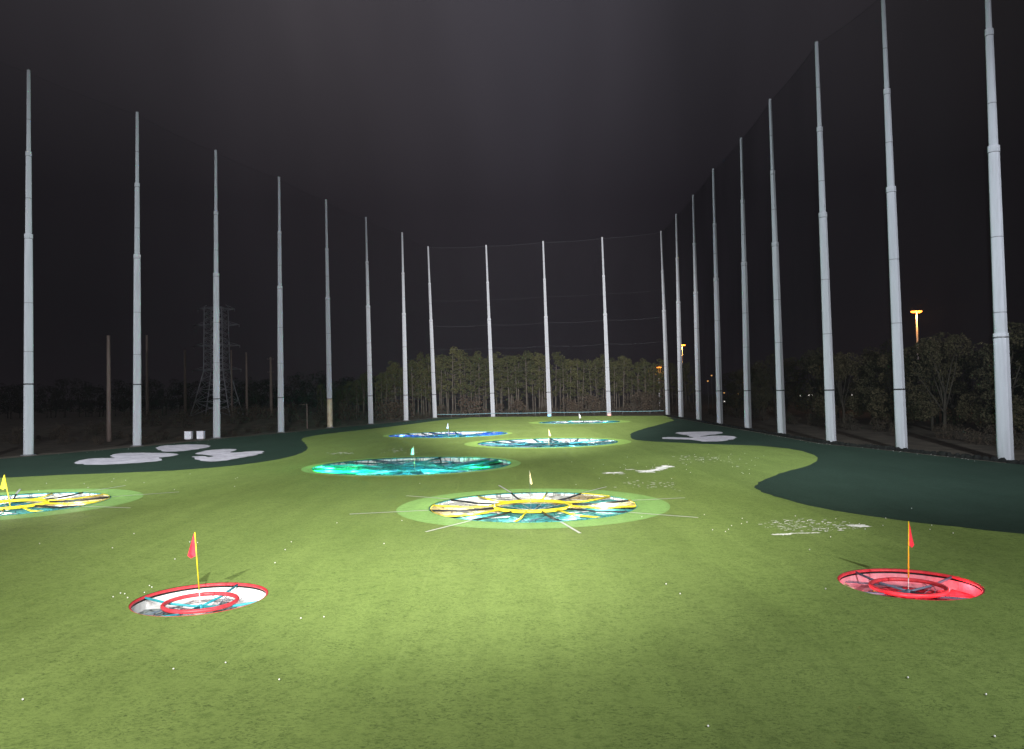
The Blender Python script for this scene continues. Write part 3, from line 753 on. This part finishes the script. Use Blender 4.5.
flag(4.9, 108.5, -.9, 2.75, M['creamflag'], M['c_cream'], 'small cream pennant in the teal and white target', (0,0), .9, .35, 1, r=.03)
flag(15.1, 178.8, -.9, 2.85, M['whiteflag'], M['c_white'], 'tiny white pennant in the farthest target', (0,0), 1.0, .5, 1, r=.035)

# ------------------------------------------------------------------ golf balls
def ico(r):
    import bmesh
    bm = bmesh.new(); bmesh.ops.create_icosphere(bm, subdivisions=2, radius=r)
    me = bpy.data.meshes.new('golf_ball'); bm.to_mesh(me); bm.free(); me.materials.append(M['ball'])
    me.polygons.foreach_set('use_smooth', [True]*len(me.polygons)); return me
BM = ico(.0235)
nb = 0
def ball(x, y, label):
    global nb
    if any(math.hypot(x-h[0], y-h[1]) < h[2]+.08 for h in HOLES): return
    o = bpy.data.objects.new('golf_ball', BM); col.objects.link(o)
    o.location = (x, y, Zg(x, y)+.030); tag(o, label, 'golf ball', 'golf balls lying on the turf'); nb += 1
for x, y, lb in [(-11.6,18.5,'golf ball nearest the lower left corner of photo'),(-8.9,20.4,'left of a pair of golf balls below left red target'),
    (-7.7,20.8,'right of a pair of golf balls below left red target'),(-5.9,19.5,'lone golf ball right and below the pair under left red target'),
    (3.9,16.4,'lone golf ball nearest the bottom edge of photo'),(10.5,17.8,'bright golf ball in lower right corner of photo'),
    (9.3,18.9,'faint golf ball up and left of the bright lower right one'),(9.4,15.7,'faint golf ball by the very bottom right edge'),
    (22.5,44.6,'lone golf ball on dark turf above right red target'),(-6.8,24.8,'left of two golf balls just right of left red target'),
    (-6.1,24.9,'right of two golf balls just right of left red target')]:
    ball(x, y, lb)
rb = random.Random(21)
def scatter(n, cx, cy, sx, sy, label):
    for i in range(n): ball(cx+rb.gauss(0, sx), cy+rb.gauss(0, sy), label)
scatter(7, -13.9, 28.4, .5, .6, 'golf ball close to left rim of left red target')
scatter(12, -16, 37, 6, 4, 'golf ball on turf between left red and yellow targets')
scatter(28, 14.5, 40, 3.0, 2.0, 'golf ball on the speckled turf above right red target')
scatter(26, 12, 72, 3.0, 4.0, 'golf ball around the ragged white scuff')
scatter(22, 21, 78, 3.0, 4, 'golf ball on turf below the right bunker lobe')
scatter(7, 4, 62, 9, 3, 'golf ball on turf beyond the centre yellow target')
scatter(14, -30, 66, 6, 4, 'golf ball on turf beyond the left yellow target')
for i in range(46):
    k = rb.randrange(3, 7); t_ = rb.random(); a, b = POLES_R[k], POLES_R[k+1]
    ball(a[0]+(b[0]-a[0])*t_-1.5-abs(rb.gauss(0,.5)), a[1]+(b[1]-a[1])*t_, 'golf ball lying along foot of the right netting')
for i in range(30):
    k = rb.randrange(0, 3); t_ = rb.random(); a, b = POLES_L[k], POLES_L[k+1]
    ball(a[0]+(b[0]-a[0])*t_+2.5+abs(rb.gauss(0,2.0)), a[1]+(b[1]-a[1])*t_, 'golf ball lying along foot of the left netting')
scatter(3, 8, 30, 7, 4, 'golf ball on open turf in the foreground between red targets')

# ------------------------------------------------------------------ lattice tower, utility poles
def zsafe(x, y): return Zg(x, y)
tx, ty = -124.5, 330.0
t = empty('transmission_tower', (tx, ty, zsafe(tx, ty))); tag(t, 'steel lattice transmission tower seen beyond the left netting', 'tower')
HT = 45.5
def half(z): return 8.2-(8.2-4.0)*min(1, z/19.0)**.9 if z < 19 else 4.0-.35*(z-19)/(HT-19)
legs = [(-1,-1),(1,-1),(1,1),(-1,1)]
for sx, sy in legs:
    mb = MB(); zs = [0,5,10,14.5,19,26,33,40,HT]; mb.tube([(sx*half(z), sy*half(z), z) for z in zs], .26, 6); mb.build('leg', M['steel'], t)
mb = MB(); zs = [0,6,11,15,19]+[19+i*2.65 for i in range(1, 11)]
for i in range(len(zs)-1):
    z0, z1 = zs[i], zs[i+1]; h0, h1 = half(z0), half(z1)
    for k in range(4):
        a, b = legs[k], legs[(k+1) % 4]
        mb.tube([(a[0]*h0, a[1]*h0, z0), (b[0]*h1, b[1]*h1, z1)], .12, 5); mb.tube([(b[0]*h0, b[1]*h0, z0), (a[0]*h1, a[1]*h1, z1)], .12, 5)
        mb.tube([(a[0]*h1, a[1]*h1, z1), (b[0]*h1, b[1]*h1, z1)], .12, 5)
mb.build('bracing', M['steel'], t)
for z, w in ((45.0, 7.8), (38.3, 9.6), (29.5, 9.8), (19.4, 10.2)):
    mb = MB()
    for sy in (-1, 1):
        mb.tube([(-w, sy*.3, z), (-4, sy*3.7, z), (4, sy*3.7, z), (w, sy*.3, z)], .17, 5)
    for sx in (-1, 1):
        mb.tube([(sx*w, 0, z), (sx*4, 0, z+1.8)], .08, 5); mb.tube([(sx*(w+4)/2, 0, z), (sx*4, 0, z+1.8)], .06, 5)
    mb.build('crossarm', M['steel'], t)
    for sx in (-1, 1):
        mb = MB(); mb.lathe([(.06, 0),(.16,.3),(.06,.5),(.16,.8),(.06,1.1)], 8); o = mb.build('insulator', M['steel'], t); o.location = (sx*w, 0, z-1.1)
def upole(x, y, h, label, arms=1, rad=.19):
    t = empty('utility_pole', (x, y, zsafe(x, y))); tag(t, label, 'utility pole', 'utility poles beyond the left netting')
    mb = MB(); mb.tube([(0,0,-.5),(0,0,h*.5),(0,0,h)], [rad*1.5, rad*1.2, rad], 10); mb.build('post', M['wood'], t)
    for a in range(arms):
        z = h-.8-a*5.0
        mb = MB(); mb.box((0,-.3,z), (2.6,.14,.16)); c = mb.build('crossarm', M['wood'], t)
        for s in (-1.2, -.45, .45, 1.2):
            mb = MB(); mb.lathe([(.05,0),(.09,.1),(.05,.2)], 8); o = mb.build('insulator', M['steel'], c); o.location = (s, -.3, z+.08)
    return t
upole(-93.2, 180.7, 24.5, 'tallest brown utility pole, between the first two left net poles', 0, .38)
upole(-119, 255, 28, 'faint utility pole just right of second left net pole', 0, .34)
upole(-125, 299, 26, 'faint utility pole left of the lattice tower', 0, .42)
upole(-101.5, 299, 24.5, 'bare utility pole just clear of lattice tower, right of it', 0, .36)
upole(-92.5, 300, 22.5, 'utility pole with short arm right of lattice tower', 3, .40)
upole(-107.6, 300, 25.5, 'utility pole touching right leg of the lattice tower', 0, .30)
upole(-53.5, 203.6, 7.6, 'short utility pole with side arm right of fourth net pole', 0, .12)
mb = MB(); mb.box((-1.02,0,7.45),(1.8,.1,.1)); mb.build('lamp_arm', M['wood'], bpy.data.objects['utility_pole.006'])

# ------------------------------------------------------------------ lamps outside
def mast(x, y, h, label, w=1.7, d=.16, heads=2, gl=900):
    t = empty('street_lamp', (x, y, Zg(x, y))); tag(t, label, 'street lamp', 'orange street lamps beyond the netting')
    mb = MB(); mb.tube([(0,0,-.2),(0,0,h*.5),(0,0,h)], [d*1.6, d*1.2, d], 10); mb.build('post', M['seam'] if gl == 0 else M['box'], t)
    mb = MB(); mb.tube([(-w*.8,0,h+.05),(0,0,h-.25),(w*.8,0,h+.05)], .07, 6); mb.build('bracket', M['seam'], t)
    for s in ((-1, 1) if heads == 2 else (0,)):
        mb = MB(); mb.box((s*w*.5, 0, h+.28), (w*.6, .6, .16)); hd = mb.build('lamp_head', M['seam'], t)
        mb = MB(); mb.lathe([(.25,-.50),(.62,-.25),(.66,0)], 12); o = mb.build('lens', M['sodium'], hd); o.location = (s*w*.42, -.05, h+.2)
        o.scale = (1.35, 1.3, 1)
    if gl:
        l = bpy.data.lights.new('sodium_light', 'POINT'); l.energy = gl; l.color = (1, .42, .10); l.shadow_soft_size = .3
        lo = bpy.data.objects.new('sodium_light', l); col.objects.link(lo); lo.location = (x, y-1.3, Zg(x, y)+h-.9)
    return t
mast(114.3, 220, 27.6, 'tall twin headed orange street lamp above the right hand trees', 1.6, .22, 2, 2500)
mast(76.5, 350, 27.3, 'small orange street lamp showing between two far right net poles', 1.5, .2, 2, 1500)
mast(46.9, 250, 14.1, 'single orange lamp at right end of the pine forest', .6, .12, 1, 300)
mast(118.6, 298, 15.0, 'orange lamp half hidden by third pole from the right', 1.0, .2, 2, 900)
for (px, py, z, mt, lb) in [(96.5,255,5.6,'lampwhite','left of two bright white lot lamps glimpsed through right trees'),(97.8,255,5.5,'lampwhite','right of two bright white lot lamps glimpsed through right trees'),
    (94.2,256,5.3,'lampwhite','faint white lot lamp left of the bright pair'),(111.0,256,5.2,'lampwhite','white lot lamp just right of third pole from right'),
    (113.6,256,6.4,'lampamber','dim amber lot lamp right of third pole from right'),(114.2,256,1.9,'lampwhite','lowest faint lot lamp right of third pole from right'),
    (69.2,256,6.8,'lampamber','amber lot lamp beside sixth net pole from the right'),(69.2,256,4.0,'lampwhite','white lot lamp below the amber one beside a right net pole'),
    (64.0,256,10.8,'lampamber','upper small amber lamp deep in the trees at right'),(65.3,256,12.6,'lampamber','topmost small amber lamp deep in the trees at right'),
    (74.0,256,6.4,'lampamber','amber lot lamp in trees between fifth and sixth poles from right'),(75.5,256,10.2,'lampamber','small reddish lamp high in the right trees')]:
    t = empty('lot_lamp', (px, py, Zg(px, py))); tag(t, lb, 'lamp', 'small distant lamps behind the right trees')
    mb = MB(); mb.tube([(0,0,-.1),(0,0,z-Zg(px,py)-.1)], .07, 6); mb.build('post', M['seam'], t)
    mb = MB(); mb.lathe([(.15,-.2),(.27,0),(.15,.2)], 10); o = mb.build('lamp_head', M[mt], t); o.location = (0,0,z-Zg(px,py))

# ------------------------------------------------------------------ trees
def leafcloud(mb, rr, centers, n, size, flat=.6):
    tot = sum(c[3]**2 for c in centers)
    for (cx, cy, cz, cr) in centers:
        m = int(n*cr**2/tot)
        for i in range(m):
            while True:
                d = Vector((rr.uniform(-1,1), rr.uniform(-1,1), rr.uniform(-1,1)))
                if .15 < d.length < 1: break
            d = d.normalized()*(d.length**.45)
            p = Vector((cx, cy, cz)) + Vector((d.x*cr, d.y*cr, d.z*cr*flat))
            if noise.noise(p*1.1) < -.16: continue
            s = size*rr.uniform(.5, 1.3)
            a = Vector((rr.gauss(0,1), rr.gauss(0,1), rr.gauss(0,1))).normalized()*s
            b = Vector((rr.gauss(0,1), rr.gauss(0,1), rr.gauss(0,1))).normalized()*s
            mb.add([p-a*.6, p+b*.5, p+a*.6, p-b*.35], [(0,1,2,3)])
def pine(seed, h):
    rr = random.Random(seed); tr = MB(); cr = MB()
    bx, by = rr.uniform(-.5,.5), rr.uniform(-.5,.5)
    P = lambda z: Vector((bx*(z/h)**2, by*(z/h)**2, z))
    tr.tube([P(h*k/6)+Vector((0,0,-.3 if k == 0 else 0)) for k in range(7)], [.24*(1-.75*k/6) for k in range(7)], 7)
    cents = []; c0 = rr.uniform(.22, .48)
    nbr = rr.randint(14, 20)
    for k in range(nbr):
        z = h*(c0+(1-c0)*(k/nbr)**.9); a = rr.uniform(0, 2*PI); L = (1.1+2.1*(1-(z/h-c0)/(1-c0))**.6)*rr.uniform(.5,1.1)
        e = P(z)+Vector((math.cos(a)*L, math.sin(a)*L, rr.uniform(.1,.9)))
        tr.tube([P(z), P(z)*.5+e*.5+Vector((0,0,.15)), e], [.06,.045,.015], 5)
        cents.append((e.x, e.y, e.z+.2, rr.uniform(.55,1.25)))
    cents.append((P(h).x, P(h).y, h-.3, .9)); cents.append((P(h*.93).x, P(h*.93).y, h*.93, 1.1))
    for k in range(rr.randint(3,6)):     # dead lower limbs
        z = h*rr.uniform(.2, c0); a = rr.uniform(0, 2*PI); L = rr.uniform(.5,1.5)
        tr.tube([P(z), P(z)+Vector((math.cos(a)*L, math.sin(a)*L, rr.uniform(-.2,.4)))], [.03,.01], 4)
    leafcloud(cr, rr, cents, 2800, .28, .7); cr.smooth = False
    return tr, cr
def broad(seed, h, w, bare=.0, n=10000, size=.25):
    rr = random.Random(seed); tr = MB(); cr = MB()
    tr.tube([(0,0,-.3),(rr.uniform(-.2,.2),0,h*.2),(rr.uniform(-.4,.4),rr.uniform(-.3,.3),h*.42)], [.30,.22,.17], 8)
    top = Vector((0,0,h*.38)); cents = []
    for k in range(rr.randint(8, 11)):
        a = rr.uniform(0, 2*PI); z = h*rr.uniform(.42,.95); L = w*rr.uniform(.35,1.0)*(1-.45*(z/h)**3)
        e = Vector((math.cos(a)*L, math.sin(a)*L, z))
        st = Vector((0,0,h*rr.uniform(.18,.42)))
        mid = st*.45+e*.55+Vector((rr.uniform(-.4,.4), rr.uniform(-.4,.4), rr.uniform(0,.6)))
        tr.tube([st, mid, e], [.12,.07,.02], 6)
        for q in range(4):
            d = Vector((rr.gauss(0,1), rr.gauss(0,1), rr.gauss(.5,.8))).normalized()*rr.uniform(.8,2.0)
            tr.tube([mid*.4+e*.6, e+d], [.035,.008], 4)
        cents.append((e.x, e.y, e.z, rr.uniform(.22,.36)*w))
    for k in range(7):
        a = rr.uniform(0, 2*PI); cents.append((math.cos(a)*w*.6, math.sin(a)*w*.6, h*rr.uniform(.16,.4), w*.30))
    leafcloud(cr, rr, cents, n, size, .85); cr.smooth = False
    return tr, cr
def shrub(seed, h, w, n=1500):
    rr = random.Random(seed); tr = MB(); cr = MB(); cents = []
    for k in range(7):
        a = rr.uniform(0, 2*PI); e = Vector((math.cos(a)*w*rr.uniform(.2,.7), math.sin(a)*w*rr.uniform(.2,.7), h*rr.uniform(.5,.95)))
        tr.tube([(0,0,-.2), e*.5+Vector((0,0,.2)), e], [.07,.045,.012], 5)
        cents.append((e.x, e.y, e.z*.75, w*rr.uniform(.35,.55)))
    for k in range(5):
        a = rr.uniform(0, 2*PI); cents.append((math.cos(a)*w*.6, math.sin(a)*w*.6, h*.2, w*.4))
    leafcloud(cr, rr, cents, n, .20, .9); cr.smooth = False
    return tr, cr
def proto(kind, tr, cr, bark, leaf):
    return (kind, tr.mesh('trunk', bark), cr.mesh('crown', leaf))
PINES = [proto('pine_tree', *pine(60+i, 18.5), M['bark'], M['pine_leaf']) for i in range(6)]
BROAD = [proto('broadleaf_tree', *broad(80+i, 14, 5.2), M['bark2'], M['leaf']) for i in range(5)]
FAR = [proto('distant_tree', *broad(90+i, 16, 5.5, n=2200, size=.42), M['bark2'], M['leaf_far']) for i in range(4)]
SHR = [proto('shrub', *shrub(100+i, 4.0, 2.3), M['bark2'], M['twig']) for i in range(4)]
def plant(pr, x, y, sc_, rz, label, cat, group, sz=None):
    kind, tm, cm = pr
    t = empty(kind, (x, y, Zg(x, y)), rz); t.rotation_euler = (rnd.gauss(0,.022), rnd.gauss(0,.022), rz); t.scale = (sc_, sc_, sz or sc_); tag(t, label, cat, group)
    for nm, me in (('trunk', tm), ('crown', cm)):
        o = bpy.data.objects.new(nm, me); col.objects.link(o); o.parent = t
    return t
F = 782.0
def px(x, y): return 512+F*x/y       # only used to word the labels
FARP = [('second and third', 0)]
def gapname(p):
    e = [331,371,406,435,493,549.5,609,668]
    nm = ['left of the tan footed pole','between tan footed pole and next','in second gap right of tan footed pole','between last two poles of left row',
          'in first gap of the far net','in second gap of the far net','in third gap of the far net','in last gap of the far net','behind the right row poles']
    for i, q in enumerate(e):
        if p < q: return nm[i]
    return nm[8]
rt = random.Random(5)
pines = []
x = -60.0
row = 0
rows = [(246, 2.5, 'front row'), (252, 2.7, 'second row'), (259, 3.0, 'third row'), (268, 3.6, 'back row')]
for (yy, dx, rn) in rows:
    x = -62+rt.random()*2
    while x < 58:
        u = px(x, yy)
        hh = 1.0
        if u < 420: hh = .52+.40*sstep((u-325)/95)
        elif u > 585: hh = .93-.12*sstep((u-585)/60)
        if abs(u-572) < 12: hh *= .86
        pines.append((x+rt.uniform(-.7,.7), yy+rt.uniform(-2.2,2.2), hh*rt.choice([.72,.84,.92,.97,1.0,1.03,1.08])*rt.uniform(.95,1.05), rn)); x += dx*rt.uniform(.7,1.35)
for i, (x, y, s, rn) in enumerate(pines):
    g = gapname(px(x, y))
    plant(PINES[rt.randrange(6)], x, y, s, rt.uniform(0, 6.28), f'{rn} pine of the lit forest, {g}', 'pine tree', 'pines behind the far net')
for i in range(34):
    x = -60+i*3.45+rt.uniform(-1.2,1.2); y = 241+rt.uniform(-1.5,2)
    g = gapname(px(x, y))
    plant(SHR[rt.randrange(4)], x, y, rt.choice([.6,.8,1.1,1.5,1.9]), rt.uniform(0,6.28), f'low bare shrub before the pines, {g}', 'shrub', 'shrubs at the forest edge')
# right hand trees
names = {}
def rtree(u, d, s, lab=None):
    x = (u-512)/F*d
    plant(BROAD[rt.randrange(5)], x, d, s, rt.uniform(0,6.28), lab, 'tree', 'leafy trees beyond the right netting', None)
def rgap(u):
    e = [674,681,699,720,748,782,831,902,1006]
    nm = ['at far right corner of netting','between ninth and eighth right poles','between eighth and seventh right poles','between seventh and sixth right poles','between sixth and fifth right poles','between fifth and fourth right poles','between fourth and third right poles','between third and second right poles','between the two rightmost poles']
    for i, q in enumerate(e):
        if u < q: return nm[i]
    return 'right of the rightmost pole'
rl = []
for yy in range(84, 236, 7):
    for xx, rnm in ((64, 'front'), (71, 'middle'), (80, 'back')):
        x = xx+rt.uniform(-2,2); y = yy+rt.uniform(-2.5,2.5); u = px(x, y)
        if u > 1080: continue
        if 786 < u < 815 or 838 < u < 862 and rnm != 'front': continue
        s = rt.uniform(.85,1.12)
        if u < 740: s *= .80
        if 740 < u < 786: s *= .98
        rl.append((x, y, s, rnm))
for (x, y, s, rnm) in rl:
    plant(BROAD[rt.randrange(5)], x, y, s, rt.uniform(0,6.28), f'dark leafy tree in {rnm} row, {rgap(px(x,y))}', 'tree', 'leafy trees beyond the right netting')
for i in range(10):
    x = 82+i*4.5; y = 268+rt.uniform(-6,6)
    plant(BROAD[rt.randrange(5)], x, y, rt.uniform(.55,.7), rt.uniform(0,6.28), 'low dim tree far behind the right netting, past the lot lamps', 'tree', 'low trees past the lot lamps')
for i in range(26):
    y = 82+i*5.5+rt.uniform(-2,2); x = 54.5+rt.uniform(-1.5,2.5)
    plant(SHR[rt.randrange(4)], x, y, rt.uniform(.4,.8), rt.uniform(0,6.28), f'low brown shrub under the trees, {rgap(px(x,y))}', 'shrub', 'shrubs under the right trees')
# left: distant tree line
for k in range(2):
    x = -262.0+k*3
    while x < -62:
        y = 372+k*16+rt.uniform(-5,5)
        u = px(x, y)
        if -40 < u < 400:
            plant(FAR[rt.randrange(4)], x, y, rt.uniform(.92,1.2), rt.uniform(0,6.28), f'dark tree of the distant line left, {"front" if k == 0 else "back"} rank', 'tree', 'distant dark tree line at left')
        x += rt.uniform(4.5,7)
for (u, d, s) in ((150,236,1.5),(183,232,1.6),(232,238,1.7),(250,244,1.5),(289,240,1.55),(318,236,1.2),(130,240,1.2),(205,242,1.1),(268,250,1.2),(60,200,1.1),(95,215,1.2),(20,180,1.1)):
    x = (u-512)/F*d
    plant(SHR[rt.randrange(4)], x, d, s, rt.uniform(0,6.28), 'dim rounded bare bush beyond the left netting, ' + ('below the lattice tower' if 200 <= u <= 255 else ('left of the lattice tower' if u < 200 else 'right of the lattice tower')), 'bush', 'bushes beyond the left netting')
for i in range(30):
    u = 5+i*11.5; d = 172+rt.uniform(-6,24)+max(0,(u-180))*.28; x = (u-512)/F*d
    plant(SHR[rt.randrange(4)], x, d, rt.uniform(.35,.7), rt.uniform(0,6.28), 'very low scrub clump outside the left netting, ' + gapname(u) if u > 331 else f'low scrub clump outside the left netting, {ORD[min(9,i//4)]} cluster from left', 'scrub', 'scrub outside the left netting')

# ------------------------------------------------------------------ light
def spot(x, y, z, tx_, ty_, tz_, power, angle, blend, colr=(1.0,.97,.90), size=.35):
    l = bpy.data.lights.new('floodlight', 'SPOT'); l.energy = power; l.spot_size = R(angle); l.spot_blend = blend
    l.color = colr; l.shadow_soft_size = size
    o = bpy.data.objects.new('floodlight', l); col.objects.link(o); o.location = (x, y, z)
    d = Vector((tx_-x, ty_-y, tz_-z)); o.rotation_euler = d.to_track_quat('-Z', 'Y').to_euler()
K = 1.0
# the range's own floodlights on the roof edge of the hitting building, above and beside the camera
spot(-14, -4, 18, -18, 42, 0, 72000*K, 100, 1.0)
spot(20, -4, 18, 9, 50, 0, 46000*K, 96, 1.0, (.97,.99,1))
spot(-3, -4, 20, -3, 92, 0, 165000*K, 62, 1.0, (1,.98,.92))
spot(-2, -4, 20, 6, 225, 22, 2700000*K, 28, .9, (1,.97,.95), .5)
spot(22, -4, 20, 38, 130, 18, 330000*K, 50, 1.0, (.88,.93,1), .5)
spot(-30, -4, 20, -58, 128, 12, 430000*K, 50, 1.0, (.90,.94,1), .5)

w = bpy.data.worlds.new('World'); sc.world = w; w.use_nodes = True
nt = w.node_tree.nodes; lk = w.node_tree.links; nt.clear()
out = nt.new('ShaderNodeOutputWorld'); bg = nt.new('ShaderNodeBackground'); lk.new(bg.outputs[0], out.inputs[0])
tc = nt.new('ShaderNodeTexCoord'); sp = nt.new('ShaderNodeSeparateXYZ'); lk.new(tc.outputs['Generated'], sp.inputs[0])
el = ramp(nt, lk, sp.outputs['Z'], [(0,(.0125,.0098,.0122)), (.10,(.0118,.0100,.0128)), (.24,(.0148,.0130,.0162)), (.47,(.0400,.0375,.0430)), (1,(.045,.042,.048))])
nz = nt.new('ShaderNodeTexNoise'); nz.inputs['Scale'].default_value = 2.2; nz.inputs['Detail'].default_value = 3
mp = nt.new('ShaderNodeMapping'); mp.inputs['Scale'].default_value = (1.6,.6,.5); mp.inputs['Location'].default_value = (.3,.1,0)
lk.new(tc.outputs['Generated'], mp.inputs[0]); lk.new(mp.outputs[0], nz.inputs['Vector'])
cl = ramp(nt, lk, nz.outputs['Fac'], [(.35,(.80,.79,.80)), (.65,(1.25,1.22,1.24))])
cc = mixc(nt, lk, 1.0, el.outputs[0], cl.outputs[0], 'MULTIPLY')
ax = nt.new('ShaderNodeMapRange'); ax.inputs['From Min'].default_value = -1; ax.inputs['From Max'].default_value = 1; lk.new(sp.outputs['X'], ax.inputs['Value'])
sd = ramp(nt, lk, ax.outputs[0], [(0,(.55,.55,.55)), (.24,(.62,.61,.61)), (.34,(.88,.87,.86)), (.385,(1.12,1.10,1.08)), (.43,(.93,.92,.92)), (.52,(1.08,1.10,1.16)), (.62,(.80,.80,.82)), (.75,(.42,.40,.38)), (1,(.4,.4,.4))])  # lighter band left of centre is a floodlight beam painted into the sky
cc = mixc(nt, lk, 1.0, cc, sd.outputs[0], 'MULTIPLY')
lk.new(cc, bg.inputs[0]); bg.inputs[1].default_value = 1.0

# ------------------------------------------------------------------ thin night mist
m = bpy.data.materials.new('mist'); m.use_nodes = True; nt = m.node_tree.nodes; lk = m.node_tree.links; nt.clear()
out = nt.new('ShaderNodeOutputMaterial'); pv = nt.new('ShaderNodeVolumePrincipled'); pv.inputs['Density'].default_value = .00012
pv.inputs['Color'].default_value = (.88,.78,.90,1); pv.inputs['Anisotropy'].default_value = .6; lk.new(pv.outputs[0], out.inputs['Volume'])
mb = MB(); mb.box((0, 1900, 28), (5800, 3900, 70)); mb.smooth = False
tag(mb.build('haze', m), kind='stuff')

# ------------------------------------------------------------------ camera
cam = bpy.data.cameras.new('camera'); co = bpy.data.objects.new('camera', cam); col.objects.link(co)
cam.sensor_width = 36; cam.sensor_fit = 'HORIZONTAL'; cam.lens = 782.42/1024*36; cam.clip_end = 6000; cam.clip_start = .1
pitch, roll = .0286721, -.0216452
fw = Vector((0, math.cos(pitch), math.sin(pitch))); right0 = Vector((1,0,0)); up0 = right0.cross(fw)
right = right0*math.cos(roll) - up0*math.sin(roll)*-1
# image x' = c*u - s*v(down), y' = s*u + c*v : the camera's right axis carries world right down-screen by roll
right = right0*math.cos(roll) + up0*math.sin(roll)
up = up0*math.cos(roll) - right0*math.sin(roll)
m3 = Matrix((right, up, -fw)).transposed()
co.matrix_world = Matrix.Translation((0, 0, 7.0)) @ m3.to_4x4()
sc.camera = co
sc.view_settings.view_transform = 'Standard'; sc.view_settings.look = 'None'; sc.view_settings.exposure = 0; sc.view_settings.gamma = 1
sc.cycles.max_bounces = 5; sc.cycles.transparent_max_bounces = 16
sc.cycles.use_denoising = True
